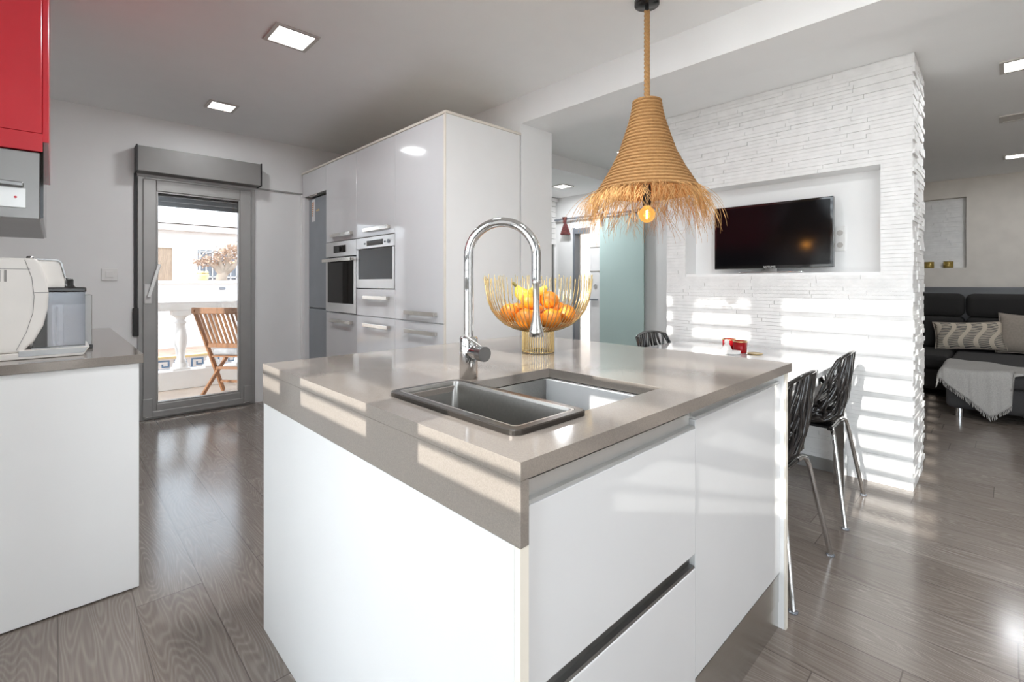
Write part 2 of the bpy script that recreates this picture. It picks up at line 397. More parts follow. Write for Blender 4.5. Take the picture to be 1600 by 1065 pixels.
# stone clad wall with the television recess
XS = 3.569
w = MB().box(XS + .012, 4.04, .392, .535, 0, 2.53).box(XS + .012, 4.04, 1.755, 1.915, 0, 2.53).box(XS + .012, 4.04, .535, 1.755, 0, 1.268).box(XS + .012, 4.04, .535, 1.755, 1.912, 2.53)
w.box(XS + .175, 4.04, .535, 1.755, 1.268, 1.912)
tv_wall = struct('wall_stone', w, 'wall')
s = MB()
strips(s, .386, 1.915, 0, 2.529, lambda mb, p, q, z, zt, d: mb.box(XS + .013 - d, XS + .0125, p, q, z, zt), (.535, 1.755, 1.268, 1.912))
strips(s, XS + .004, 4.045, 0, 2.529, lambda mb, p, q, z, zt, d: mb.box(p, q + random.uniform(0, .012) * (q > 4.04), .393 - d, .393, z, zt), None, (.006, .018), (.08, .24), .026)
s.build('stone_cladding', 'stone', tv_wall)
s = MB().box(8.46, 8.6, .377, 1.7, 1.395, 2.296)
strips(s, .377, 1.7, 1.395, 2.296, lambda mb, p, q, z, zt, d: mb.box(8.46 - d, 8.46, p, q, z, zt), None, (.008, .02), (.15, .4), .03)
o = struct('wall_niche', s, 'stone')
struct('baseboard_stone', B(XS - .012, XS + .002, .70, 1.915, 0, .075), 'alu')
struct('trim_cable', B(1.49, 1.94, 5.236, 5.25, 2.142, 2.156), 'alu')
struct('trim_corner', B(1.905, 1.93, 5.225, 5.25, 0, 2.142), 'wall')
struct('wall_ledge', MB().box(8.12, 8.35, -3.0, 2.6, 0, 1.135).box(8.10, 8.35, -3.0, 2.6, 1.135, 1.15), 'ledge')

# ------------------------------------------------------------------ balcony door, shutter box
d = sroot('door_1', (.985, 5.3, 0))
f = MB().box(.525, .575, 5.225, 5.33, 0, 2.13).box(1.405, 1.455, 5.225, 5.33, 0, 2.13).box(.575, 1.405, 5.225, 5.33, 2.085, 2.13).box(.575, 1.405, 5.225, 5.33, 0, .02)
f.build('frame', 'alu', d, .004)
f = MB().box(.56, .655, 5.205, 5.27, .03, 2.11).box(1.315, 1.415, 5.205, 5.27, .03, 2.11).box(.655, 1.315, 5.205, 5.27, 2.01, 2.11).box(.655, 1.315, 5.205, 5.27, .03, .135)
sash = f.build('sash', 'alu', d, .006)
MB().box(.655, .667, 5.214, 5.262, .135, 2.01).box(1.303, 1.315, 5.214, 5.262, .135, 2.01).box(.667, 1.303, 5.214, 5.262, 1.998, 2.01).box(.667, 1.303, 5.214, 5.262, .135, .147).build('glazing_bead', 'alu', sash)
B(.66, 1.31, 5.235, 5.243, .14, 2.005).build('pane', 'dimglass', d)
MB().box(.555, .625, 5.192, 5.206, .03, .19).box(1.345, 1.418, 5.192, 5.206, .03, .19).box(.625, 1.345, 5.196, 5.206, .02, .075).build('corner_cover', 'alu', d, .004)
h = B(.568, .618, 5.188, 5.205, 1.02, 1.19).build('handle_plate', 'white', d, .004)
MB().cyl((.593, 5.19, 1.085), (.593, 5.15, 1.085), .011).bar((.593, 5.15, 1.075), (.668, 5.145, 1.365), .026, .016, (0, 1, 0)).build('handle', 'alu2', h, .003)
t = thing('shutter_box', 'long grey aluminium roller shutter box above the balcony door', 'shutter', (.99, 5.2, 2.15))
B(.512, 1.472, 5.10, 5.249, 2.155, 2.368).build('box', 'alubox', t, .004)
B(.503, .5115, 5.092, 5.249, 2.15, 2.373).build('end_cap', 'dark', t); B(1.4725, 1.48, 5.092, 5.249, 2.15, 2.373).build('end_cap', 'dark', t)
s = MB()
for k in range(5): s.box(.60, 1.38, 5.30, 5.312, 1.895 + k * .0455, 1.939 + k * .0455)
s.build('slats', 'alu2', t)
t = thing('shutter_strap', 'dark shutter pull strap running down the left side of the balcony door', 'strap', (.515, 5.235, .74))
B(.50, .522, 5.236, 5.242, .98, 2.15).build('webbing', 'dark', t)
B(.49, .532, 5.218, 5.249, .74, .985).build('winder', 'black', t, .004)
t = thing('light_switch', 'white square light switch on the wall above the left counter', 'switch', (.34, 5.245, 1.22))
B(.287, .392, 5.238, 5.2495, 1.222, 1.322).build('plate', 'white', t, .003)
B(.315, .365, 5.231, 5.239, 1.247, 1.297).build('rocker', 'white', t, .002)

# ------------------------------------------------------------------ ceiling lamps
def downlight(x, y, z, s, label, on=True, group=None, power=20):
    t = thing('ceiling_light', label, 'light', (x, y, z), group)
    h = s / 2; f = MB(); q = h - .022
    for a in ((-h, h, -h, -q), (-h, h, q, h), (-h, -q, -q, q), (q, h, -q, q)): f.box(x + a[0], x + a[1], y + a[2], y + a[3], z - .010, z - .0005)
    f.build('frame', 'lampframe', t)
    B(x - q, x + q, y - q, y + q, z - .006, z - .0008).build('diffuser', 'lamp' if on else 'lampoff', t)
    if on:
        l = bpy.data.lights.new('lamp_light', 'AREA'); l.size = s * .8; l.energy = power; l.color = (.94, .97, 1)
        o = bpy.data.objects.new('lamp_light', l); C.objects.link(o); o.location = (x, y, z - .02)
    return t
downlight(1.02, 2.955, 2.66, .245, 'large lit square ceiling light nearest the camera, above the kitchen aisle', power=7)
downlight(1.00, 4.50, 2.66, .21, 'smaller lit square ceiling light in front of the balcony door', power=4)
downlight(4.225, -.07, 2.53, .225, 'lit square ceiling light at the right edge, just past the stone wall', power=6)
downlight(5.55, -.05, 2.53, .215, 'unlit square ceiling panel between the two lit living room lights', False)
downlight(7.25, -.06, 2.53, .215, 'lit ceiling light farthest away, above the dark sofa', power=6)
downlight(4.485, 3.78, 2.385, .2, 'lit ceiling light in the hall beside the straw lamp shade', power=12)
for y, lb in ((1.40, 'unseen added fill light above the kitchen island aisle'), (-.15, 'unseen added fill light above the camera'), (-1.7, 'unseen added fill light behind the camera')):
    downlight(1.0, y, 2.66, .245, lb, power=18)  # out-of-view lamps added to fill the kitchen with light
t = thing('ceiling_spot', 'tiny bright round ceiling spot left of the straw lamp shade', 'light', (4.14, 2.74, 2.53))
MB().lathe([(.022, -.006), (.03, -.006), (.03, -.0005)], (4.14, 2.74, 2.53), 20).build('ring', 'lampframe', t)
MB().lathe([(.0, -.004), (.022, -.004)], (4.14, 2.74, 2.53), 20).build('lens', 'lamp', t)

# ------------------------------------------------------------------ left counter
t = thing('base_cabinet', 'white base cabinet at the left edge, plain side panel facing us', 'cabinet', (-.1, 3.1, 0))
B(-.445, .243, 2.377, 2.396, .006, .885).build('side_panel', 'satin', t, .001)
B(-.445, .215, 2.397, 3.88, .10, .884).build('carcass', 'satin', t)
B(-.445, .16, 2.397, 3.87, 0, .099).build('plinth', 'steel', t)
for k in range(3): B(.216, .236, 2.40 + k * .494, 2.89 + k * .494, .11, .865).build('door', 'gloss', t, .002)
recentre(tag(B(-.446, .256, 2.366, 3.90, .8855, .92).build('worktop', 'quartz', None, .002), 'greige stone worktop under the coffee machine', 'worktop'), (-.1, 3.1, .8855))
t = thing('wall_cabinet', 'glossy red wall cabinet at the upper left corner', 'cabinet', (-.24, 2.9, 1.72))
B(-.446, -.03, 2.377, 3.4, 1.73, 2.62).build('carcass', 'red', t, .002)
B(-.446, -.028, 2.372, 3.4, 1.664, 1.728).build('bottom_rail', 'red', t, .002)
B(-.029, -.012, 2.38, 3.4, 1.70, 2.62).build('door', 'red', t, .002)
t = thing('cooker_hood', 'grey steel hood unit below the red wall cabinet', 'hood', (-.24, 2.9, 1.42))
B(-.446, -.034, 2.382, 3.4, 1.425, 1.662).build('body', 'hoodsteel', t, .003)
B(-.034, -.026, 2.379, 3.4, 1.43, 1.70).build('front_glass', 'glassblack', t)
MB().bar((-.44, 2.368, 1.553), (-.075, 2.368, 1.541), .02, .016).build('rail', 'darksteel', t, .003)
pnl = B(-.44, -.07, 2.376, 2.383, 1.462, 1.53).build('control_panel', 'alu2', t, .001)
B(-.44, -.135, 2.374, 2.377, 1.485, 1.52).build('display', 'labelgreen' if 'labelgreen' in M else 'jug', pnl)
MB().cyl((-.095, 2.377, 1.497), (-.095, 2.373, 1.497), .004).build('indicator', 'red', pnl)
# coffee machine, seen from its side
t = thing('coffee_machine', 'ivory bean to cup coffee machine seen from the side on the left counter', 'coffee machine', (-.2, 2.61, .92))
prof = [(-.44, .945), (-.085, .945), (-.052, .985), (-.028, 1.04), (-.016, 1.10), (-.013, 1.16), (-.02, 1.22), (-.034, 1.27), (-.046, 1.292), (-.44, 1.292)]
bd = MB().prism(prof, 'y', 2.50, 2.72).build('body', 'ivory', t, .008, 3)
s = MB()
for k in range(7): s.box(-.128 - k * .0155, -.122 - k * .0155, 2.4985, 2.502, 1.205, 1.247)
s.build('vent', 'groove', bd)
s = MB().box(-.44, -.062, 2.499, 2.5012, 1.2505, 1.2525)
pr = [(-.076, 1.285), (-.058, 1.22), (-.052, 1.15), (-.055, 1.09), (-.072, 1.02), (-.098, .955)]
for a, b in zip(pr, pr[1:]): s.bar((a[0], 2.5, a[1]), (b[0], 2.5, b[1]), .0018, .0022, (0, 1, 0))
s.bar((-.052, 2.5, 1.165), (-.014, 2.5, 1.165), .002, .002, (0, 1, 0))
s.build('seam', 'groove', bd)
hd = MB().prism([(-.05, 1.18), (.03, 1.18), (.034, 1.22), (.022, 1.28), (.01, 1.29), (-.05, 1.292)], 'y', 2.535, 2.70).build('brew_head', 'ivory', t, .005, 3)
MB().prism([(-.045, 1.2925), (.011, 1.2915), (.024, 1.281), (.036, 1.22), (.032, 1.22), (.019, 1.2775), (.008, 1.286), (-.045, 1.287)], 'y', 2.531, 2.704).build('trim_strip', 'darksteel', hd)
MB().lathe([(0, .012), (.009, .011), (.011, .004), (.012, 0)], (-.065, 2.58, 1.291), 16).build('button', 'chrome', bd)
tr = MB().prism([(-.44, .9205), (.083, .9205), (.103, .953), (-.093, .953), (-.093, .944), (-.44, .944)], 'y', 2.495, 2.725).build('drip_tray', 'ivory', t, .003)
MB().prism([(-.092, .931), (.086, .931), (.097, .9505), (-.092, .9505)], 'y', 2.4935, 2.4955).build('tray_trim', 'darksteel', tr)
B(-.06, .09, 2.51, 2.71, .9535, .957).build('drip_grid', 'darksteel', tr)
B(-.055, -.005, 2.53, 2.70, .957, 1.18).build('back_plate', 'black', t)
t = thing('milk_carafe', 'clear milk carafe with dark lid standing on the coffee machine tray', 'carafe', (.035, 2.60, .958))
def shell(mb, x0, x1, y0, y1, z0, z1, th=.003):
    mb.box(x0, x1, y0, y1, z0, z0 + th); mb.box(x0, x0 + th, y0, y1, z0 + th, z1); mb.box(x1 - th, x1, y0, y1, z0 + th, z1)
    mb.box(x0 + th, x1 - th, y0, y0 + th, z0 + th, z1); return mb.box(x0 + th, x1 - th, y1 - th, y1, z0 + th, z1)
jg = shell(MB(), -.017, .09, 2.515, 2.66, .958, 1.165).build('jug', 'jug', t)
B(.004, .012, 2.53, 2.538, .965, 1.11).build('dip_tube', 'white', jg)
lid = B(-.02, .093, 2.512, 2.663, 1.165, 1.183).build('lid', 'black', t, .004)
B(-.014, .087, 2.518, 2.657, 1.117, 1.165).build('lid_insert', 'smoke', lid)
k = MB().lathe([(.0, .038), (.022, .036), (.026, .03), (.026, .01), (.034, 0)], (.03, 2.575, 1.182), 20, fn=lambda a, i: .0025 * (sin(a * 10) > 0))
k.bar((.012, 2.56, 1.188), (-.012, 2.56, 1.196), .03, .012).build('dial', 'black', lid)
t = thing('knife_block', 'slim grey steel block standing behind the carafe on the left counter', 'block', (.09, 2.79, .92))
B(.03, .12, 2.74, 2.85, .935, 1.15).build('panel', 'hoodsteel', t, .002)
B(.02, .122, 2.735, 2.856, .9205, .936).build('base', 'black', t, .002)

# ------------------------------------------------------------------ tall kitchen run
XF = 1.935
def bar_handle(parent, y0, y1, z):
    m = MB().box(XF - .052, XF - .044, y0, y1, z - .015, z + .015)
    m.box(XF - .044, XF - .0185, y0 + .0, y0 + .035, z - .013, z + .013).box(XF - .044, XF - .0185, y1 - .035, y1, z - .013, z + .013)
    return m.build('handle', 'nickel', parent, .0015)
def front(parent, name, y0, y1, z0, z1, hz=None, h=(0, 0)):
    d = B(XF - .018, XF + .002, y0 + .0015, y1 - .0015, z0 + .0015, z1 - .0015).build(name, 'gloss', parent, .0015)
    if hz: bar_handle(d, h[0], h[1], hz)
    return d
Y0, Y1, Y2, Y3, Y4 = 2.668, 3.314, 3.966, 4.614, 5.165
def carcass(t, y0, y1, z0, z1, name='carcass'):
    return B(XF + .003, 2.62, y0 + .001, y1 - .001, z0, z1).build(name, 'satin', t)
t = thing('pantry_cabinet', 'tall white pantry cabinet with plain full height door, nearest in the tall row', 'cabinet', (2.28, 2.98, 0))
carcass(t, Y0, Y1, .1, 2.352); front(t, 'door', Y0, Y1, .921, 2.352, .982, (2.745, 3.136)); front(t, 'drawer', Y0, Y1, .10, .917, .847, (2.745, 3.127))
t = thing('microwave_cabinet', 'tall white cabinet holding the microwave, second in the tall row', 'cabinet', (2.28, 3.64, 0))
carcass(t, Y1, Y2, .1, 1.15); carcass(t, Y1, Y2, 1.592, 2.352, 'upper_carcass')
front(t, 'door', Y1, Y2, 1.59, 2.352, 1.646, (3.383, 3.791)); front(t, 'drawer', Y1, Y2, .921, 1.15, 1.08, (3.393, 3.791)); front(t, 'drawer', Y1, Y2, .10, .917, .848, (3.383, 3.791))
t = thing('oven_cabinet', 'tall white cabinet holding the oven, between microwave cabinet and fridge', 'cabinet', (2.28, 4.29, 0))
carcass(t, Y2, Y3, .1, .922); carcass(t, Y2, Y3, 1.592, 2.352, 'upper_carcass')
front(t, 'door', Y2, Y3, 1.59, 2.352, 1.645, (4.033, 4.452)); front(t, 'drawer', Y2, Y3, .10, .917, .848, (4.033, 4.466))
t = thing('fridge_cabinet', 'white surround above and beside the grey fridge, at the far end of the tall row', 'cabinet', (2.28, 4.9, 0))
carcass(t, Y3, Y4, 2.11, 2.352); front(t, 'door', Y3, Y4 + .06, 2.105, 2.352)
B(XF - .018, 2.62, Y4 + .002, 5.222, 0, 2.104).build('side_panel', 'satin', t, .001)
B(XF - .012, XF + .02, 4.85, 5.05, 2.094, 2.106).build('handle', 'nickel', t)
recentre(tag(MB().box(XF - .022, 2.635, 2.64, 5.245, 2.3535, 2.372).build('top_panel', 'cream', None, .001), 'cream edged top panel lying along the tall kitchen cabinets', 'panel'), (2.28, 3.95, 2.3535))
t = thing('end_panel', 'wide white end panel closing the tall cabinet row beside the pillar', 'panel', (2.28, 2.656, 0))
B(XF - .014, 2.625, 2.645, 2.666, 0, 2.352).build('panel', 'satin', t); B(XF - .020, XF - .0145, 2.645, 2.666, 0, 2.352).build('edging', 'cream', t)
recentre(tag(B(XF + .05, 2.6, 2.68, 4.61, 0, .098).build('plinth', 'steel'), 'steel plinth under the tall kitchen cabinets', 'plinth'), (2.28, 3.6, 0))
t = thing('refrigerator', 'grey fridge freezer recessed at the far end of the tall cabinets', 'fridge', (2.28, 4.89, 0))
B(XF + .06, 2.61, 4.625, 5.155, .01, 2.088).build('body', 'fridge', t)
d = B(XF + .025, XF + .059, 4.622, 5.158, .945, 2.085).build('door', 'fridge', t, .006)
B(XF + .025, XF + .059, 4.622, 5.158, .06, .932).build('door', 'fridge', t, .006)
B(XF + .0235, XF + .025, 4.995, 5.075, 1.84, 2.07).build('energy_label', 'paper', d); 
s = MB()
for k in range(7): s.box(XF + .0225, XF + .0234, 5.02 + .004 * k, 5.07, 2.03 - k * .022, 2.042 - k * .022)
s.build('label_bars', 'labelorange', d)
s = MB()
for k in range(5): s.box(XF + .0235, XF + .025, 4.88 + k * .018, 4.892 + k * .018, 1.94, 1.955 + .006 * (k % 2))
s.build('badge', 'gold', d)
def appliance(t, y0, y1, z0, z1):
    B(XF + .004, 2.5, y0 + .02, y1 - .02, z0 + .01, z1 - .01).build('housing', 'dark', t)
t = thing('oven', 'built in steel oven with black glass door, beside the fridge', 'oven', (2.2, 4.29, .925))
appliance(t, Y2, Y3, .925, 1.588)
cp = B(XF - .022, XF + .003, Y2 + .004, Y3 - .004, 1.445, 1.586).build('control_panel', 'alu2', t, .003)
B(XF - .0235, XF - .0215, 4.17, 4.43, 1.482, 1.548).build('display', 'glassblack', cp)
MB().cyl((XF - .0235, 4.30, 1.515), (XF - .036, 4.30, 1.515), .021).build('knob', 'black', cp)
d = MB().box(XF - .022, XF + .003, Y2 + .004, Y3 - .004, .93, 1.012).box(XF - .022, XF + .003, Y2 + .004, 4.017, 1.012, 1.432).box(XF - .022, XF + .003, 4.572, Y3 - .004, 1.012, 1.432).box(XF - .022, XF + .003, 4.017, 4.572, 1.425, 1.436).build('door', 'alu2', t)
B(XF - .02, XF + .002, 4.017, 4.572, 1.012, 1.425).build('window', 'glassblack', d)
MB().box(XF - .068, XF - .05, 3.995, 4.60, 1.398, 1.426).box(XF - .05, XF - .0225, 4.01, 4.035, 1.402, 1.422).box(XF - .05, XF - .0225, 4.56, 4.585, 1.402, 1.422).build('handle', 'nickel', d, .002)
t = thing('microwave', 'built in steel microwave with black window above two drawers', 'microwave', (2.2, 3.64, 1.155))
appliance(t, Y1, Y2, 1.155, 1.588)
cp = B(XF - .022, XF + .003, Y1 + .004, Y2 - .004, 1.492, 1.586).build('control_panel', 'alu2', t, .003)
B(XF - .0235, XF - .0215, 3.495, 3.767, 1.513, 1.556).build('display', 'glassblack', cp)
for y, r in ((3.40, .016), (3.46, .007), (3.80, .007)): MB().cyl((XF - .022, y, 1.533), (XF - .030, y, 1.533), r, 16).build('button', 'iron', cp)
d = MB().box(XF - .022, XF + .003, Y1 + .004, Y2 - .004, 1.157, 1.232).box(XF - .022, XF + .003, Y1 + .004, 3.345, 1.232, 1.487).box(XF - .022, XF + .003, 3.925, Y2 - .004, 1.232, 1.487).build('door', 'alu2', t)
B(XF - .02, XF + .002, 3.345, 3.925, 1.232, 1.487).build('window', 'glassblack', d)

# ------------------------------------------------------------------ island
IX0, IX1, IY0, IY1 = .525, 1.868, .528, 1.80
HX0, HX1, HY0, HY1 = .64, 1.175, .645, 1.05
t = thing('island_worktop', 'glossy greige stone island worktop with deep apron on its left side', 'worktop', (1.2, 1.16, .785))
m = MB()
o_ = [(IX0, IY0), (IX1, IY0), (IX1, IY1), (IX0, IY1)]; i_ = [(HX0, HY0), (HX1, HY0), (HX1, HY1), (HX0, HY1)]
vs = [(x, y, z) for z in (.92, .89) for x, y in o_ + i_]
fs = []
for k in range(4):
    j = (k + 1) % 4
    fs += [(k, j, 4 + j, 4 + k), (8 + k, 12 + k, 12 + j, 8 + j), (k, 8 + k, 8 + j, j), (4 + k, 4 + j, 12 + j, 12 + k)]
m.add(vs, fs); m.build('slab', 'quartz', t, .0015, weld=True)
B(IX0 + .0004, IX0 + .0205, IY0 + .0004, IY1 - .0004, .784, .8896).build('apron', 'quartz', t, .0012)
recentre(tag(MB().box(IX0 + .002, IX0 + .021, IY0 + .016, IY1 - .004, 0, .783).build('side_panel', 'matt'), 'large white island side panel under the stone apron', 'panel'), (.536, 1.16, 0))
recentre(tag(B(IX0 + .002, IX0 + .021, IY0 + .002, IY0 + .0155, 0, .783).build('edge_strip', 'cream'), 'narrow pale upright strip at the island near corner', 'trim'), (.536, .537, 0))
FY = IY0 + .022
t = thing('drawer_cabinet', 'white island unit with two handleless drawers nearest the camera', 'cabinet', (.86, .85, 0))
m = MB().box(.5465, .5595, FY + .02, IY1 - .02, .1, .885).box(1.162, 1.174, FY + .02, IY1 - .02, .1, .885).box(.5595, 1.162, FY + .02, IY1 - .02, .1, .115).box(.5595, 1.162, IY1 - .04, IY1 - .02, .115, .885).build('carcass', 'satin', t)
for z0, z1, rm in ((.515, .832, 'alu2'), (.11, .478, 'darksteel')):
    d = MB().box(.548, 1.172, FY, FY + .0195, z0, z1).build('drawer', 'gloss', t, .002)
    MB().prism([(FY + .002, z1 + .0005), (FY + .019, z1 + .0005), (FY + .019, z1 + .034), (FY + .016, z1 + .034), (FY + .016, z1 + .006), (FY + .004, z1 + .006)], 'x', .549, 1.171).build('grip_rail', rm, d)
t = thing('door_cabinet', 'white island unit with one tall handleless door beside the chairs', 'cabinet', (1.5, .85, 0))
m = MB().box(1.1755, 1.187, FY + .02, IY1 - .02, .1, .885).box(1.812, 1.8225, FY + .02, IY1 - .02, .1, .885).box(1.187, 1.812, FY + .02, IY1 - .02, .1, .115).box(1.187, 1.812, IY1 - .04, IY1 - .02, .115, .885).build('carcass', 'satin', t)
d = B(1.1765, 1.822, FY + .002, FY + .0195, .195, .852).build('door', 'gloss', t, .002)
MB().prism([(FY + .003, .8525), (FY + .019, .8525), (FY + .019, .884), (FY + .016, .884), (FY + .016, .858), (FY + .005, .858)], 'x', 1.178, 1.821).build('grip_rail', 'alu2', d)
MB().box(1.1765, 1.822, FY + .006, FY + .0195, .09, .187).box(1.1765, 1.822, FY + .004, FY + .0195, .187, .191).build('plinth_cover', 'steel', t)
recentre(tag(B(.548, 1.822, FY + .008, FY + .024, 0, .086).build('plinth', 'steel'), 'brushed steel plinth at the foot of the island', 'plinth'), (1.2, .56, 0))
t = thing('end_panel', 'white island end panel standing beside the black chairs', 'panel', (1.835, 1.16, 0))
B(1.8245, 1.845, IY0 + .012, IY1 - .01, 0, .8885).build('panel', 'satin', t); B(1.8245, 1.845, IY0 + .0065, IY0 + .0115, 0, .8885).build('edging', 'cream', t)
recentre(tag(B(.5465, 1.8225, IY1 - .0195, IY1 - .004, 0, .8885).build('back_panel', 'satin'), 'white island back panel facing the tall cabinets', 'panel'), (1.2, 1.79, 0))
# sink
t = thing('kitchen_sink', 'square stainless steel sink basin sunk into the island worktop', 'sink', (.9, .85, .7))
th = .004; m = MB()
bx = (HX0 - .004, HX1 + .004, HY0 - .004, HY1 + .004); zb, zt = .70, .888
shell(m, *bx, zb, zt, .004); m.build('basin', 'sink', t)
for a in ((bx[2] - .015, bx[2]), (bx[3], bx[3] + .015)): B(bx[0], bx[1], *a, .884, .8885).build('flange', 'rim', t)
MB().lathe([(.0, .004), (.03, .004), (.042, .006), (.045, 0)], (.98, .85, .7045), 28).build('drain', 'chrome', t)
t = thing('sink_tray', 'narrow steel inset tray with dark rim resting on the left side of the sink', 'tray', (.71, .85, .92))
def rrect(x0, x1, y0, y1, r, n=6):
    out = []
    for cx, cy, a0 in ((x1 - r, y1 - r, 0), (x0 + r, y1 - r, 90), (x0 + r, y0 + r, 180), (x1 - r, y0 + r, 270)):
        for k in range(n + 1): a = R(a0 + 90 * k / n); out.append((cx + r * cos(a), cy + r * sin(a)))
    return out
def ringstack(mb, loops, cap=True):
    n = len(loops[0]); vs = [p for l in loops for p in l]; fs = []
    for i in range(len(loops) - 1):
        for k in range(n): fs.append((i * n + k, i * n + (k + 1) % n, (i + 1) * n + (k + 1) % n, (i + 1) * n + k))
    mb.add(vs, fs, False)
    if cap: mb.add(loops[-1], [tuple(range(n))])
    return mb
TX0, TX1, TY0, TY1 = .603, .823, .620, 1.078
def lp(ins, z, r): return [(x, y, z) for x, y in rrect(TX0 + ins, TX1 - ins, TY0 + ins, TY1 - ins, r)]
ringstack(MB(), [lp(.0, .9205, .022), lp(0, .929, .022), lp(.003, .931, .020), lp(.018, .931, .012), lp(.02, .926, .012)], False).build('rim', 'rim', t)
ringstack(MB(), [lp(.0185, .9312, .013), lp(.0235, .9312, .012), lp(.0255, .925, .012), lp(.042, .79, .02), lp(.05, .785, .02)]).build('bowl', 'sink', t)
# faucet
fc = Vector((.885, 1.107, .92))
t = thing('faucet', 'tall chrome gooseneck kitchen faucet behind the sink', 'faucet', fc)
MB().lathe([(.0, .001), (.027, .001), (.027, .118), (.024, .122), (.0, .122)], fc, 32).build('body', 'chrome', t)
pts = [fc + Vector((0, 0, .115)), fc + Vector((0, 0, .2)), fc + Vector((0, 0, .30))]
zc = .36
for k in range(0, 25):
    a = pi - pi * k / 24
    pts.append(fc + RT * (.1 + .1 * cos(a)) + Vector((0, 0, zc + .1 * sin(a))))
pts += [fc + RT * .2 + Vector((0, 0, zc - .035)), fc + RT * .2 + Vector((0, 0, zc - .07))]
sp = MB().tube(pts, .0142, 20).build('spout', 'chrome', t)
q = fc + RT * .2
MB().lathe([(0, .292), (.0135, .292), (.0135, .28), (.0095, .275), (.0095, .20), (.012, .175), (.018, .150), (.018, .146), (.0205, .142), (.0215, .122), (.0, .121)], q, 28).build('spray_head', 'steel', t)
ax = (RT * .62 - FW * .78).normalized()
k0 = fc + Vector((0, 0, .079))
kn = MB().cyl(k0, k0 + ax * .058, .0185, 28).build('valve', 'chrome', t)
lv = MB().cyl(k0 + ax * .058, k0 + ax * .083, .0215, 28).build('knob', 'darksteel', kn)
t_ = k0 + ax * .07 + Vector((0, 0, .018))
MB().tube([t_, t_ - RT * .05 - FW * .0 + Vector((0, 0, .036))], .0032, 12).build('lever', 'steel', kn)

# ------------------------------------------------------------------ fruit bowl and fruit
bc = Vector((1.425, 1.331, .9205))
t = thing('fruit_bowl', 'brass wire fruit bowl on a ribbed pedestal standing on the island', 'bowl', bc)
m = MB(); n = 42
for k in range(n):
    a = 2 * pi * k / n; m.tube([bc + Vector((.064 * cos(a), .064 * sin(a), z)) for z in (.002, .088)], .0022, 6)
m.tube([bc + Vector((.064 * cos(2 * pi * k / 48), .064 * sin(2 * pi * k / 48), .003)) for k in range(48)], .0028, 8, closed=True)
m.tube([bc + Vector((.064 * cos(2 * pi * k / 48), .064 * sin(2 * pi * k / 48), .087)) for k in range(48)], .0022, 8, closed=True)
m.build('pedestal', 'gold', t)
m = MB(); n = 66; rs = random.Random(3)
bprof = [(.0, .090), (.03, .088), (.064, .087), (.10, .096), (.135, .112), (.165, .137), (.190, .170), (.206, .210), (.214, .255), (.216, .30)]
for k in range(n):
    a0 = 2 * pi * k / n; ph = rs.uniform(0, 6); hh = rs.uniform(.0, .03); ps = []
    for i, (r, z) in enumerate(bprof[2:]):
        w_ = .012 * sin(ph + i * .9) * (i / 7); a = a0 + w_
        if i == 7: z = z + hh - .012; r = r + rs.uniform(-.004, .005)
        ps.append(bc + Vector((r * cos(a), r * sin(a), z)))
    m.tube(ps, .0019, 6)
m.build('wires', 'gold', t)
MB().lathe([(.0, .0885), (.04, .0872), (.064, .0868)], bc, 32).build('base_plate', 'gold', t)
def orange(dx, dy, z, r, label):
    p = bc + Vector((dx, dy, z))
    o = thing('orange', label, 'orange', p - Vector((0, 0, r)), 'oranges in the wire bowl')
    MB().sphere(p, r, 24, 14, (1, 1, .93)).build('fruit', 'orange', o)
    MB().lathe([(.0, .002), (.004, .002), (.005, -.0008)], p + Vector((0, 0, r * .925)), 10).build('stem_end', 'btip', o)
def pr(r, f): return RT * r + FW * f
ol = [(-.115, -.01, .158, .041, 'orange at the left side of the bowl below the bananas'), (-.052, -.085, .140, .042, 'orange low at the front left of the bowl'),
      (.045, -.095, .142, .041, 'orange low at the front, right of the faucet head'), (.112, -.02, .155, .040, 'orange at the right side of the bowl'),
      (-.055, .0, .137, .040, 'orange low in the middle of the bowl, left'), (.035, .0, .135, .040, 'orange low in the middle of the bowl, right'),
      (-.032, -.05, .211, .041, 'orange in the upper layer just left of the faucet head'), (.043, -.045, .211, .038, 'topmost orange just right of the faucet head'),
      (.085, .06, .165, .039, 'orange at the back right of the bowl'), (.0, .09, .150, .040, 'orange at the back of the bowl'), (-.085, .075, .158, .040, 'orange at the back left under the bananas')]
for r_, f_, z, rad, lb in ol:
    v = pr(r_, f_); orange(v.x, v.y, z, rad, lb)
def banana(p0, ang, bend, L, label, lift):
    o = thing('banana', label, 'banana', p0, 'bananas in the wire bowl')
    d = RT * cos(ang) + FW * sin(ang); ps = []; rr = []
    for k in range(13):
        u = k / 12; a = -bend + 2 * bend * u
        ps.append(p0 + d * (L * (sin(a) + sin(bend)) / (2 * sin(bend))) + Vector((0, 0, lift * ((cos(bend) - cos(a)) / (1 - cos(bend))))))
        rr.append(.0035 + .0155 * min(1, sin(pi * min(1, max(0, .06 + u * .88))) * 1.5))
    MB().tube(ps, rr, 10).build('fruit', 'banana', o)
    MB().tube([p0 - d * .016 + Vector((0, 0, .016)), p0 + d * .004], [.0055, .005], 8).build('stem', 'btip', o)
for ang, bend, L, lift, lb, dz in ((R(-60), 1.0, .125, .035, 'banana curving down at the front of the bunch', 0), (R(-25), 1.0, .13, .035, 'middle banana of the bunch pointing right', .004), (R(10), .95, .125, .035, 'rear banana of the bunch reaching toward the faucet', .008)):
    banana(bc + RT * -.088 + FW * .015 + Vector((0, 0, .258 + dz)), ang, bend, L, lb, lift)

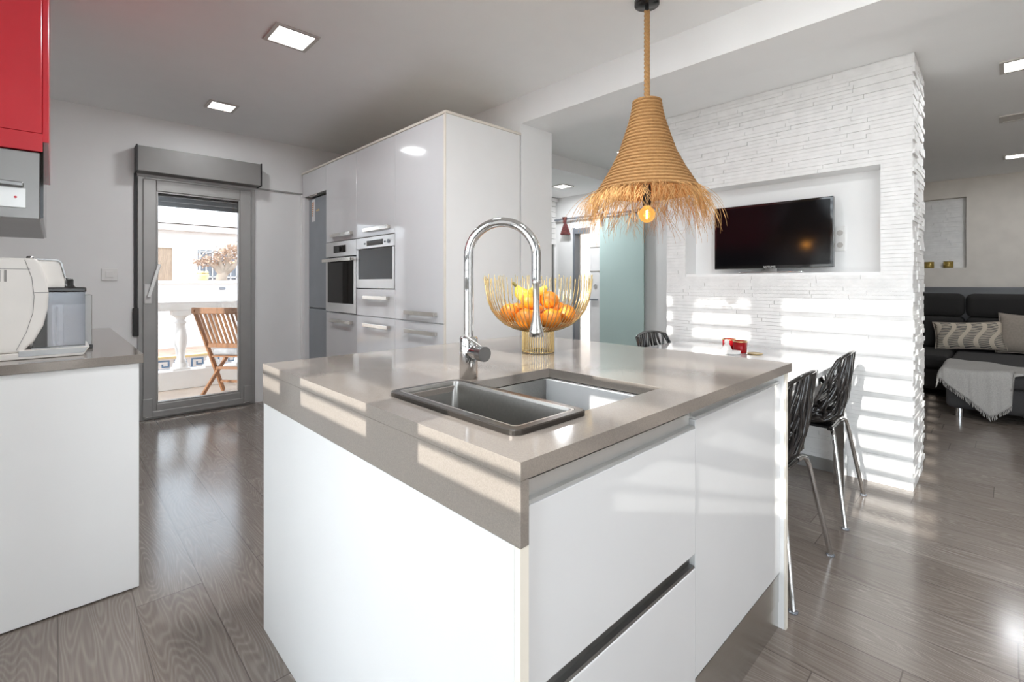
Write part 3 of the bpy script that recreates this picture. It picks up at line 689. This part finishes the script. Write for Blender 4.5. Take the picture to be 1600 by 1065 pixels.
# ------------------------------------------------------------------ pendant
pc = Vector((2.214, 1.298, 0))
t = thing('pendant_lamp', 'woven rope pendant lamp with frayed straw fringe and glowing bulb', 'pendant lamp', pc + Vector((0, 0, 2.66)))
cp = MB().lathe([(.0, 2.6595), (.063, 2.6595), (.063, 2.637), (.060, 2.634), (.0, 2.634)], pc, 40).build('canopy', 'black', t)
MB().cyl(pc + Vector((0, 0, 2.633)), pc + Vector((0, 0, 2.598)), .010, 16).build('cord_grip', 'black', cp)
m = MB()
for j in range(3):
    ps = []
    for k in range(121):
        z = 2.605 - .47 * k / 120; a = 2 * pi * (k / 120 * 7 + j / 3); ps.append(pc + Vector((.0072 * cos(a), .0072 * sin(a), z)))
    m.tube(ps, .0088, 8)
m.build('rope', 'rope', t)
sh = [(2.145, .060), (2.14, .064), (2.09, .071), (2.038, .083), (1.958, .109), (1.875, .137), (1.796, .177), (1.717, .224), (1.667, .256)]
def srad(z):
    for (z0, r0), (z1, r1) in zip(sh, sh[1:]):
        if z <= z0 and z >= z1: return r0 + (r1 - r0) * (z0 - z) / (z0 - z1)
    return sh[-1][1]
prof = [(.0, 2.137), (.03, 2.139)]; nco = 27; hgt = (2.145 - 1.667) / nco
for c_ in range(nco):
    for q in range(6):
        u = q / 6; z = 2.145 - (c_ + u) * hgt; prof.append((srad(z) + -.004 + .0135 * sin(pi * u) ** .6, z))
prof += [(.256, 1.667), (.248, 1.664)]
for z in (1.70, 1.80, 1.90, 2.0, 2.10, 2.13): prof.append((srad(z) - .006, z))
SG = 220
MB().lathe(prof, pc, SG, fn=lambda a, i: (.0013 * sin(a * 75 + (i // 6) * 1.7 + (i % 6) * .9) if 1 < i < len(prof) - 8 else 0)).build('shade', 'rope', t)
m = MB(); rs = random.Random(11)
for k in range(820):
    a = rs.uniform(0, 2 * pi); r0 = rs.uniform(.235, .258); z0 = 1.672 + rs.uniform(-.012, .012); L = rs.choice([rs.uniform(.06, .15), rs.uniform(.12, .22), rs.uniform(.12, .28)])
    spread = rs.uniform(.25, 1.05); tw = rs.gauss(0, .34); cu = rs.uniform(.8, 2.2); ps = []
    n = 6; r = r0; z = z0; aa = a; st = L / n
    for i in range(n + 1):
        ps.append(pc + Vector((r * cos(aa), r * sin(aa), z)))
        u = i / n; out = spread * (1 - u * cu * .62); r += st * out * .95; z -= st * math.sqrt(max(.05, 1 - min(.95, out * out))); aa += tw * st / r
    m.tube(ps, [.0011] * 4 + [.0010, .0008, .0005], 3, caps=False)
fr = m.build('fringe', 'fringe', t); fr['kind'] = 'stuff'
MB().cyl(pc + Vector((0, 0, 1.72)), pc + Vector((0, 0, 1.598)), .021, 24).build('socket', 'dark', t)
MB().cyl(pc + Vector((0, 0, 2.135)), pc + Vector((0, 0, 1.72)), .004, 8).build('inner_cord', 'dark', t)
bz = Vector((0, 0, 1.554)); bprf = [(.0, -.042)] + [(.042 * sin(pi * k / 14), -.042 * cos(pi * k / 14)) for k in range(1, 12)] + [(.016, .042), (.014, .05)]
bb = MB().lathe(bprf, pc + bz, 28).build('bulb', 'bulb', t)
MB().tube([pc + bz + Vector((.004 * cos(k * 1.2), .004 * sin(k * 1.2), -.022 + k * .0022)) for k in range(21)], .0035, 8).build('filament', 'fil', bb)
pl = bpy.data.lights.new('bulb_light', 'POINT'); pl.energy = 4; pl.color = (1, .50, .16); pl.shadow_soft_size = .02
po = bpy.data.objects.new('bulb_light', pl); C.objects.link(po); po.location = pc + bz

# ------------------------------------------------------------------ dining table and openwork chairs
t = thing('dining_table', 'white dining table with chrome legs set against the stone wall', 'table', (2.8, 1.22, 0))
B(2.02, 3.553, .662, 1.775, .722, .75).build('tabletop', 'gloss', t, .003)
for x in (2.10, 3.385):
    for y in (.70, 1.735): B(x - .028, x + .028, y - .028, y + .028, 0, .7215).build('leg', 'chrome', t, .002)
for y in (.70, 1.735): B(2.129, 3.356, y - .01, y + .01, .665, .7215).build('rail', 'chrome', t)
KN = [(0, .21, .474, .175, .005), (.2, .10, .463, .208, .025), (.4, -.05, .453, .222, .05), (.52, -.15, .466, .224, .085), (.6, -.193, .508, .224, .105), (.7, -.214, .59, .222, .095), (.85, -.228, .71, .212, .06), (1, -.238, .838, .195, .03)]
def kat(v):
    for a, b in zip(KN, KN[1:]):
        if v <= b[0]:
            u = (v - a[0]) / (b[0] - a[0]); u = u * u * (3 - 2 * u) * .35 + u * .65
            return [a[i] + (b[i] - a[i]) * u for i in range(1, 5)]
    return list(KN[-1][1:])
def surf(u, v):
    y, z, w_, e = kat(v); y2, z2, _, _ = kat(min(1, v + .02)); y1, z1, _, _ = kat(max(0, v - .02))
    ty, tz = y2 - y1, z2 - z1; l = math.hypot(ty, tz); ny, nz = tz / l, -ty / l
    q = abs(u) ** 2.2
    return Vector((u * w_, y + ny * e * q, z + nz * e * q - (.03 * q if v > .9 else 0) * (v - .9) * 10))
def make_chair(label, loc, rot):
    t = thing('dining_chair', label, 'chair', (0, 0, 0), 'black openwork chairs around the dining table')
    m = MB(); rs = random.Random(5); ns = 13
    rim = [surf(-1 + 2 * k / 16, 0) for k in range(17)] + [surf(1, k / 30) for k in range(1, 31)] + [surf(1 - 2 * k / 16, 1) for k in range(1, 17)] + [surf(-1, 1 - k / 30) for k in range(1, 30)]
    m.tube(rim, .0085, 8, closed=True)
    for k in range(ns):
        u0 = -0.93 + 1.86 * k / (ns - 1); ph = k * pi + rs.uniform(-.5, .5); fq = rs.uniform(3.2, 4.2); ps = []; rr = []
        for i in range(41):
            v = i / 40; u = u0 * (.96 + .04 * cos(v * 5)) + .055 * sin(2 * pi * fq * v * .8 + ph)
            ps.append(surf(max(-.99, min(.99, u)), v)); rr.append(.0062 + .004 * sin(v * 17 + k * 2.1) ** 2 + (.004 if .3 < v < .62 else 0))
        m.tube(ps, rr, 6)
    for k in range(26):
        u0 = rs.uniform(-.95, .8); v0 = rs.uniform(.05, .85); du = rs.uniform(.12, .3); dv = rs.uniform(.05, .14)
        m.tube([surf(max(-.98, min(.98, u0 + du * i / 6)), v0 + dv * i / 6) for i in range(7)], .0062, 6)
    m.build('shell', 'gblack', t)
    m = MB()
    for sy in (-.16, .14): m.tube([(-.15, sy, .445), (.15, sy, .445)], .008, 10)
    m.box(-.10, .10, -.17, .15, .434, .445); m.build('under_frame', 'black', t)
    for sx in (-1, 1):
        for y0, y1 in ((-.17, -.25), (.15, .215)):
            ps = [Vector((sx * .10, y0 * .96, .441)), Vector((sx * .135, y0 * 1.0, .446)), Vector((sx * .16, y0 * 1.06, .438)), Vector((sx * .175, y0 * 1.1, .415))]
            b_ = Vector((sx * .262, y1, .008)); ps += [ps[-1].lerp(b_, .04), ps[-1].lerp(b_, .5), b_]
            lg = MB().tube(ps, .0105, 14).build('leg', 'chrome', t)
            MB().lathe([(.0, .0), (.016, .0), (.017, .006), (.012, .010)], (b_.x, b_.y, .0005), 16).build('foot_glide', 'jug', lg)
    t.location = loc; t.rotation_euler = (0, 0, rot); return t
c0 = make_chair('black openwork chair nearest the island, right side of the table', (2.205, .795, 0), 0)
dup(c0, (3.035, .812, 0), R(2), 'black openwork chair nearest the stone wall, right side of the table')
dup(c0, (3.20, 1.635, 0), R(178), 'black openwork chair on the far side of the table, only its top showing')
# things on the table
def candle(x, y, label):
    t = thing('candle_glass', label, 'candle holder', (x, y, .7505), 'red candle glasses on the table')
    g = MB().lathe([(.0, .001), (.036, .001), (.040, .006), (.043, .076), (.0405, .076), (.0375, .012), (.0, .012)], (x, y, .7505), 32).build('glass', 'redglass', t)
    MB().lathe([(.0406, .070), (.0405, .0775), (.0432, .0775), (.0432, .070)], (x, y, .7505), 32).build('rim', 'gold', g)
    MB().lathe([(.0, .045), (.039, .045), (.0375, .0125), (.0, .0125)], (x, y, .7505), 24).build('wax', 'red', t)
candle(3.20, 1.205, 'red candle glass with gold rim, the nearer and right one of two')
candle(3.265, 1.30, 'red candle glass with gold rim, half hidden behind the white figurine')
t = thing('figurine', 'small white seated figurine beside the red candle glasses', 'figurine', (3.09, 1.245, .7505))
p = Vector((3.09, 1.245, .7505))
MB().lathe([(.0, .0), (.033, .0), (.036, .012), (.030, .03), (.023, .045), (.018, .056), (.010, .062), (.0, .064)], p, 20).build('body', 'white', t)
MB().sphere(p + Vector((0, 0, .075)), .016, 16, 10, (1, 1, 1.1)).build('head', 'white', t)
MB().tube([p + Vector((-.01, -.01, .014)), p + Vector((.02, -.05, .012)), p + Vector((.03, -.075, .012))], [.014, .014, .012], 12).tube([p + Vector((-.02, .0, .014)), p + Vector((-.035, -.04, .012)), p + Vector((.01, -.07, .010))], [.014, .013, .009], 12).build('legs', 'white', t)
recentre(tag(MB().lathe([(.0, .004), (.04, .004), (.046, .007), (.047, .0055), (.04, .0), (.0, .0)], (3.20, 1.115, .7505), 32).build('coaster', 'gold'), 'small gold dish to the right of the red candle glasses', 'dish'), (3.20, 1.115, .7505))

# ------------------------------------------------------------------ television
t = thing('television', 'black flat television standing in the stone wall recess', 'television', (3.64, 1.165, 1.2685))
B(3.615, 3.652, .783, 1.548, 1.303, 1.762).build('bezel', 'gblack', t, .004)
B(3.6135, 3.6155, .800, 1.531, 1.324, 1.746).build('screen', 'screen', t)
B(3.652, 3.69, .88, 1.45, 1.34, 1.70).build('back_cover', 'black', t, .01)
m = MB().box(3.63, 3.665, 1.12, 1.20, 1.285, 1.32); m.build('neck', 'chrome', t)
MB().tube([(3.60, .955, 1.2745), (3.585, 1.16, 1.2745), (3.60, 1.365, 1.2745)], .0055, 10).box(3.59, 3.68, 1.11, 1.21, 1.2688, 1.286).tube([(3.60, 1.365, 1.2745), (3.69, 1.30, 1.2745), (3.69, 1.02, 1.2745), (3.60, .955, 1.2745)], .0055, 10).build('stand_base', 'chrome', t)
fc_ = bpy.data.curves.new('logo', 'FONT'); fc_.body = 'SAMSUNG'; fc_.size = .017; fc_.align_x = 'CENTER'; fc_.align_y = 'CENTER'; fc_.extrude = .0004; fc_.materials.append(M['paper'])
tmp = bpy.data.objects.new('logo_text', fc_); C.objects.link(tmp); bpy.context.view_layer.update()
me_ = bpy.data.meshes.new_from_object(tmp.evaluated_get(bpy.context.evaluated_depsgraph_get())); bpy.data.objects.remove(tmp)
lo = bpy.data.objects.new('logo', me_); C.objects.link(lo); lo.parent = t; lo.location = Vector((3.6144, 1.163, 1.3135)) - OFF[t.name]; lo.rotation_euler = (R(90), 0, R(-90))
t = thing('wall_socket', 'white upright socket plate right of the television', 'socket', (3.74, .79, 1.40))
B(3.733, 3.7435, .745, .80, 1.41, 1.575).build('plate', 'white', t, .002)
for z in (1.45, 1.53): MB().cyl((3.7335, .772, z), (3.730, .772, z), .018, 20).build('outlet', 'lampframe', t)

# ------------------------------------------------------------------ hall: sliding glass door, rail, white door, blind
d = sroot('door_2', (5.15, 3.95, 0))
MB().box(5.09, 5.2, 3.79, 3.815, 0, 1.93).box(5.09, 5.2, 4.075, 4.11, 0, 1.945).box(5.09, 5.2, 3.815, 4.075, 1.865, 1.935).build('frame', 'iron', d)
struct('wall_porch', B(7.4, 7.6, 2.76, 9, -.16, 3.2), 'mortar')
struct('ceiling_added_porch', B(5.3, 7.6, 2.76, 6.8, 2.54, 2.7), 'mortar')  # unseen roof added to shade the bright wall beyond the doorway
struct('floor_porch', B(5.26, 7.4, 2.76, 9, -.16, 0), 'terrace')
t = thing('porch_lantern', 'small dark framed lantern on the white wall seen through the hall doorway', 'lantern', (7.39, 5.9, 1.35))
q_ = Vector((7.39, 5.90, 1.35))
m = MB()
for dy in (-.045, .045): m.box(7.30, 7.31, 5.90 + dy - .005, 5.90 + dy + .005, 1.37, 1.53)
m.box(7.27, 7.3995, 5.845, 5.955, 1.53, 1.545).box(7.27, 7.3995, 5.845, 5.955, 1.355, 1.37); m.build('cage', 'iron', t)
B(7.32, 7.36, 5.88, 5.92, 1.371, 1.50).build('lamp_glass', 'frost', t)
t = thing('entrance_door', 'white door leaf with steel lever handle and round lock beside the glass panel', 'door', (5.07, 3.69, 0))
B(5.052, 5.088, 3.55, 3.795, .005, 1.955).build('leaf', 'doorwhite', t, .002)
MB().bar((5.03, 3.775, .985), (5.03, 3.655, .985), .02, .02).cyl((5.052, 3.76, .985), (5.03, 3.76, .985), .011, 14).build('handle', 'iron', t)
MB().cyl((5.0515, 3.70, 1.16), (5.043, 3.70, 1.16), .026, 20).cyl((5.043, 3.70, 1.16), (5.039, 3.70, 1.16), .011, 14).build('lock', 'steel', t)
MB().box(5.046, 5.0515, 3.56, 3.79, 1.66, 1.67).box(5.046, 5.0515, 3.56, 3.79, 1.35, 1.36).build('groove', 'lampframe', t)
t = thing('sliding_glass_door', 'green frosted glass panel hanging from the steel rail in the hall', 'glass door', (5.03, 3.3, 0))
B(5.018, 5.03, 2.985, 3.615, .012, 2.02).build('glass_panel', 'frost', t, .001)
m = MB()
for y in (3.09, 3.58): m.box(5.006, 5.017, y - .02, y + .02, 1.93, 2.045); m.cyl((5.006, y, 2.055), (5.017, y, 2.055), .03, 20)
m.build('hanger', 'iron', t)
t = thing('door_rail', 'steel sliding rail running across the hall wall above the glass panel', 'rail', (5.06, 3.65, 2.06))
m = MB().tube([(5.04, 2.85, 2.072), (5.04, 4.405, 2.072)], .014, 12); m.build('rail', 'iron', t)
m = MB()
for y in (2.95, 3.45, 3.95, 4.38): m.cyl((5.04, y, 2.072), (5.0995, y, 2.072), .009, 10)
m.build('bracket', 'iron', t)
t = thing('hanging_sachet', 'dark maroon fabric sachet hanging from the hall rail', 'sachet', (5.02, 4.19, 1.85))
MB().prism([(4.10, 1.85), (4.27, 1.86), (4.205, 2.01), (4.165, 2.01)], 'x', 5.005, 5.045).build('pouch', 'bag', t, .012)
MB().prism([(4.165, 2.012), (4.205, 2.012), (4.225, 2.10), (4.15, 2.095)], 'x', 5.003, 5.022).build('ruffle', 'bag', t, .004)
t = thing('roller_blind', 'pale slatted blind beside the pillar at the end of the hall', 'blind', (4.75, 4.40, 1.72))
m = MB()
for k in range(8): m.box(4.35, 5.06, 4.385, 4.408, 1.74 + k * .075, 1.81 + k * .075)
m.build('slats', 'white', t); B(4.33, 5.07, 4.36, 4.418, 2.33, 2.375).build('cassette', 'white', t)
r = sroot('window_3', (4.7, 4.41, 1.0))
B(4.38, 5.02, 4.412, 4.419, .95, 1.735).build('pane', 'glassblack', r); MB().box(4.35, 4.38, 4.405, 4.419, .92, 1.738).box(5.02, 5.05, 4.405, 4.419, .92, 1.738).box(4.38, 5.02, 4.405, 4.419, .92, .95).build('window_frame', 'alu', r)

# ------------------------------------------------------------------ living room
def soft(x0, x1, y0, y1, z0, z1, r, seg=4):
    return B(x0, x1, y0, y1, z0, z1), r
t = thing('sofa', 'charcoal corner sofa with a long chaise in the living room', 'sofa', (7.0, .1, 0))
def cush(name, a, m, r=.05):
    o = B(*a).build(name, m, t, r, 5); o.data.polygons.foreach_set('use_smooth', [True] * len(o.data.polygons)); return o
cush('chaise_base', (5.83, 7.55, -1.0, .40, .075, .30), 'sofa2', .05)
cush('chaise_cushion', (5.81, 7.60, -1.0, .43, .30, .43), 'sofa2', .05)
cush('seat_base', (6.70, 7.55, .41, 2.2, .075, .30), 'sofa', .05)
cush('seat_cushion', (6.66, 7.60, .435, 2.2, .30, .44), 'sofa', .05)
cush('back_base', (7.56, 8.05, -1.0, 2.2, .075, .42), 'sofa', .04)
for a, b in ((-.95, .355), (.365, 1.28), (1.29, 2.2)):
    cush('back_cushion', (7.62, 7.98, a, b, .425, .80), 'sofa', .06); cush('headrest', (7.66, 7.96, a, b, .80, 1.075), 'sofa', .07)
for x, y in ((5.88, .31), (5.88, -.92), (7.45, .31), (6.78, 2.1), (7.9, 2.1), (7.9, -.9)):
    MB().cyl((x, y, .0005), (x, y, .08), .028, 20).build('leg', 'chrome', t)
def pillow(name, label, m, ctr, hw, hh, th, yaw, lean, roll=0):
    t = thing(name, label, 'cushion', ctr)
    vs = []; n = 18; fs = []; mb = MB()
    def pt(i, j, s):
        u, v = -1 + 2 * i / n, -1 + 2 * j / n
        f = max(0, (1 - abs(u) ** 3.2) * (1 - abs(v) ** 3.2)) ** .55
        k = 1 - .07 * (1 - abs(v) ** 2) * abs(u) ** 4; k2 = 1 - .09 * (1 - abs(u) ** 2) * abs(v) ** 4
        return Vector((s * th * f, u * hw * k, v * hh * k2))
    for s_ in (-1, 1):
        mb.add([pt(i, j, s_) for j in range(n + 1) for i in range(n + 1)], [((j * (n + 1) + i, j * (n + 1) + i + 1, (j + 1) * (n + 1) + i + 1, (j + 1) * (n + 1) + i) if s_ > 0 else (j * (n + 1) + i, (j + 1) * (n + 1) + i, (j + 1) * (n + 1) + i + 1, j * (n + 1) + i + 1)) for j in range(n) for i in range(n)], True)
    mb.v = [(Vector(v) + Vector(ctr))[:] for v in mb.v]
    o = mb.build('cover', m, t, weld=True)
    rim = [Vector(ctr) + pt(*q, 1) for q in [(i, 0) for i in range(n)] + [(n, j) for j in range(n)] + [(n - i, n) for i in range(n)] + [(0, n - j) for j in range(n)]]
    MB().tube(rim, .006, 6, closed=True).build('piping', m if m != 'pattern' else 'taupe', t)
    t.rotation_euler = (R(roll), R(lean), R(yaw)); return t
pillow('cushion', 'long cushion with black and cream wave pattern, leaning on the sofa back', 'pattern', (7.46, .32, .605), .295, .165, .075, 4, 22, -4)
pillow('cushion', 'plain taupe square cushion at the right edge of the sofa', 'taupe', (7.53, -.14, .645), .235, .225, .085, -4, 18, 2)
# throw draped over the chaise corner
def throw(u, v):
    y = .50 - .95 * u
    hang = .36 * max(0, 1 - abs((y - .12) / .33)) ** .8 + .03 if y < .12 else .05 + .33 * max(0, (.46 - y) / .34) ** .85
    if y < -.02: hang = max(0.0, .03 - .3 * (-.02 - y))
    top = .62 - .25 * max(0, u - .3); tot = top + hang; s_ = v * tot
    wv = .008 * sin(y * 33 + 1) + .005 * sin(y * 71 + v * 5)
    zt = .438 + .006 * sin(u * 19 + v * 9) + .012 * max(0, sin(u * 7 + v * 6))
    if y > .40: 
        k = (y - .40) / .10; zt -= .10 * k * k; y = .40 + .055 * sin(min(1, k) * 1.4)
    if s_ < top: return Vector((5.79 + top - s_ - .0, y, zt))
    h = s_ - top; return Vector((5.79 - .018 * min(1, h / .04) - abs(wv), y, zt - h))
t = thing('throw_blanket', 'light grey knitted throw draped over the chaise front corner', 'blanket', (5.9, .15, .44))
o = MB().grid(throw, 70, 50).build('cloth', 'throw', t)
sd = o.modifiers.new('thickness', 'SOLIDIFY'); sd.thickness = .008; sd.offset = 0
m = MB(); rs = random.Random(2)
for k in range(64):
    u = k / 64 * .56; p = throw(u, 1); q = p + Vector((-.002 + rs.uniform(-.004, .004), rs.uniform(-.008, .008), -.035))
    m.tube([p, (p + q) / 2 + Vector((-.002, rs.uniform(-.003, .003), 0)), q], .0028, 5)
fr = m.build('fringe', 'throw', t); fr['kind'] = 'stuff'
for y, lb in ((.55, 'gold tealight glass in the wall niche, the right one of two'), (.738, 'gold tealight glass in the wall niche, half behind the stone wall edge')):
    t = thing('tealight_glass', lb, 'candle holder', (8.40, y, 1.3955), 'gold tealight glasses in the living room niche')
    MB().lathe([(.0, .001), (.045, .001), (.05, .006), (.05, .085), (.046, .085), (.045, .012), (.0, .012)], (8.40, y, 1.3955), 28).build('glass', 'olive', t)
    MB().lathe([(.0, .04), (.0445, .04), (.0445, .0125), (.0, .0125)], (8.40, y, 1.3955), 20).build('wax', 'cream', t)

# ------------------------------------------------------------------ outside
o = struct('ground', B(-60, 60, -40, 60, -.6, -.16), 'terrace')
struct('floor_balcony', B(-4, 6, 5.335, 6.85, -.16, -.012), 'terrace')
struct('ground_street', B(-12, 20, 6.86, 15.2, -.155, -.15), 'street')
struct('ceiling_added_balcony', B(-4, 6, 5.45, 7.1, 2.45, 2.85), 'mortar')  # unseen roof added to cut the sky light on the balcony
t = thing('balustrade', 'white balcony balustrade of turned balusters behind the wooden chair', 'balustrade', (1, 6.65, -.01))
B(-2.5, 4.5, 6.545, 6.755, .885, .985).build('rail', 'mortar', t, .012)
B(-2.5, 4.5, 6.55, 6.75, -.011, .20).build('plinth', 'mortar', t, .006)
bp = [(.075, .22), (.075, .27), (.05, .285), (.062, .30), (.04, .33), (.05, .42), (.064, .50), (.066, .56), (.055, .66), (.042, .72), (.058, .735), (.058, .75), (.04, .765), (.05, .80), (.085, .83)]
for k in range(18):
    x = -.9 + k * .315 - .34 + .096
    m = MB().lathe(bp, (x, 6.65, 0), 24); m.box(x - .085, x + .085, 6.565, 6.735, .201, .222).box(x - .09, x + .09, 6.56, 6.74, .828, .8845); m.build('baluster', 'mortar', t)
# folding chair, facing the street, turned so its back is towards the house
t = thing('folding_chair', 'brown wooden folding chair with slatted back out on the balcony', 'chair', (0, 0, 0))
def xz(p, y): return (p[0], y, p[1])
top, ft = (-.22, .94), (.21, .003); s2, rf = (.25, .41), (-.17, .003); HW = .275
for y in (HW, -HW): MB().bar(xz(top, y), xz(ft, y), .024, .044).build('back_leg', 'teak', t, .003)
for y in (HW - .03, -HW + .03): MB().bar(xz(s2, y), xz(rf, y), .022, .040).build('cross_leg', 'teak', t, .003)
def on(z): u = (top[1] - z) / (top[1] - ft[1]); return (top[0] + (ft[0] - top[0]) * u, z)
q = on(.925); MB().bar((q[0], -HW - .03, q[1]), (q[0], HW + .03, q[1]), .028, .065).build('top_rail', 'teak', t, .006)
q = on(.545); MB().bar((q[0], -HW + .013, q[1]), (q[0], HW - .013, q[1]), .026, .05).build('lower_rail', 'teak', t, .003)
for k in range(10):
    y = -.225 + k * .05; a, b = on(.90), on(.55); MB().bar((a[0], y, a[1]), (b[0], y, b[1]), .024, .011).build('slat', 'teak', t)
m = MB()
for k in range(7): m.box(-.03 + k * .048, .01 + k * .048, -HW + .045, HW - .045, .415, .43)
m.build('seat', 'teak', t, .002)
for z in (.28, .12):
    p_ = on(z); MB().bar((p_[0], -HW + .013, z), (p_[0], HW - .013, z), .03, .026).build('stretcher', 'teak', t)
CH = (1.40, 5.80, -.012); t.location = CH; t.rotation_euler = (0, 0, R(40))
o = B(-.02, .30, -.23, .23, 0, .075).build('seat_cushion', 'greycush', None, .03, 4)
o.location = Vector(CH) + Matrix.Rotation(R(40), 3, 'Z') @ Vector((.0, 0, .4315)); o.rotation_euler = (0, 0, R(40))
tag(o, 'grey patterned cushion on the wooden balcony chair', 'cushion')
# street side: tiled kerb, garden wall, house, tree
t = thing('street_kerb', 'white tiled kerb with a blue greek key band across the street', 'kerb', (1.5, 8.0, -.15))
B(-3, 7, 8.0, 8.12, -.149, .16).build('kerb', 'mortar', t); B(-3, 7, 7.985, 8.13, .1605, .19).build('coping', 'pot', t)
m = MB(); 
for k in range(34):
    x = -1.2 + k * .20; z = .0
    for a in ((0, .02, 0, .14), (.02, .15, .12, .14), (.13, .15, .04, .12), (.06, .13, .04, .06), (.06, .08, .06, .09), (.02, .2, 0, .02)): m.box(x + a[0], x + a[1], 7.994, 7.9995, z + a[2], z + a[3])
m.build('key_pattern', 'bluetile', t)
t = thing('garden_wall', 'white rendered garden wall across the street', 'wall', (3, 12, -.15))
B(-8, 16, 12.0, 12.2, -.149, 1.19).build('wall', 'mortar', t); B(-8, 16, 11.96, 12.24, 1.1905, 1.25).build('coping', 'mortar', t, .01)
B(2.62, 2.74, 11.985, 11.9995, 1.05, 1.11).build('house_number', 'iron', t)
t = thing('house', 'white house with wooden door and barred window across the street', 'house', (3, 15, -.15))
m = MB().box(-8, 16, 15.0, 20, -.149, 2.55); m.build('wall', 'mortar', t)
B(-8.3, 16.3, 14.7, 20.3, 2.5505, 2.7).build('eaves', 'mortar', t); MB().prism([(14.6, 2.72), (20.4, 2.72), (20.4, 3.9), (18, 4.0)], 'x', -8.3, 16.3).build('roof', 'mortar', t)
d = B(1.25, 2.20, 14.93, 14.995, -.149, 2.1).build('door', 'wood', t); MB().box(1.13, 1.25, 14.9, 14.995, -.149, 2.22).box(2.20, 2.32, 14.9, 14.995, -.149, 2.22).box(1.25, 2.2, 14.9, 14.995, 2.1, 2.22).build('door_frame', 'cream', t)
wn = B(2.78, 4.0, 14.97, 14.998, 1.30, 2.08).build('window', 'iron', t)
m = MB()
for k in range(9): m.box(2.80 + k * .145, 2.825 + k * .145, 14.93, 14.955, 1.28, 2.1)
for z in (1.35, 1.68, 2.02): m.box(2.78, 4.0, 14.93, 14.955, z, z + .03)
m.build('grille', 'mortar', wn)
t = thing('planter', 'small yellow planter on the garden wall below the tree', 'planter', (2.33, 12.1, 1.25))
MB().lathe([(.0, 1.2505), (.09, 1.2505), (.12, 1.36), (.12, 1.39), (.10, 1.39), (.0, 1.37)], (2.33, 12.1, 0), 20).build('pot', 'pot', t)
m = MB(); rs = random.Random(4)
for k in range(16): m.sphere((2.33 + rs.uniform(-.09, .09), 12.1 + rs.uniform(-.08, .08), 1.40 + rs.uniform(0, .04)), rs.uniform(.02, .04), 8, 6)
m.build('flowers', 'pot', t)
t = thing('street_tree', 'small tree with pale dry leaf clusters across the street', 'tree', (2.95, 13.2, -.15))
m = MB().tube([(2.95, 13.2, -.149), (2.94, 13.2, 1.0), (2.93, 13.2, 1.35), (3.02, 13.2, 1.55)], [.17, .14, .12, .09], 12)
for a in ((2.6, 1.74), (2.85, 1.85), (3.1, 2.0), (3.32, 1.8)): m.tube([(2.96, 13.2, 1.42), ((a[0] + 2.98) / 2, 13.15, 1.6), (a[0], 13.2, a[1])], [.10, .07, .035], 8)
m.build('trunk', 'bark', t)
m = MB(); rs = random.Random(9)
for k in range(900):
    i = rs.randrange(9); cxz = [(2.52, 1.70), (2.65, 1.77), (2.78, 1.70), (2.86, 1.85), (3.0, 1.95), (3.12, 2.06), (3.26, 1.97), (3.34, 1.82), (3.05, 1.76)][i]
    p = Vector((cxz[0] + rs.gauss(0, .07), 13.2 + rs.gauss(0, .16), cxz[1] + rs.gauss(0, .055))); a, b = Vector((rs.uniform(-1, 1), rs.uniform(-1, 1), rs.uniform(-1, 1))).normalized(), Vector((rs.uniform(-1, 1), rs.uniform(-1, 1), rs.uniform(-1, 1))).normalized()
    s_ = rs.uniform(.03, .06); m.add([p, p + a * s_, p + (a + b) * s_ * .8, p + b * s_], [(0, 1, 2, 3)])
f = m.build('leaves', 'leaf', t); f['kind'] = 'stuff'
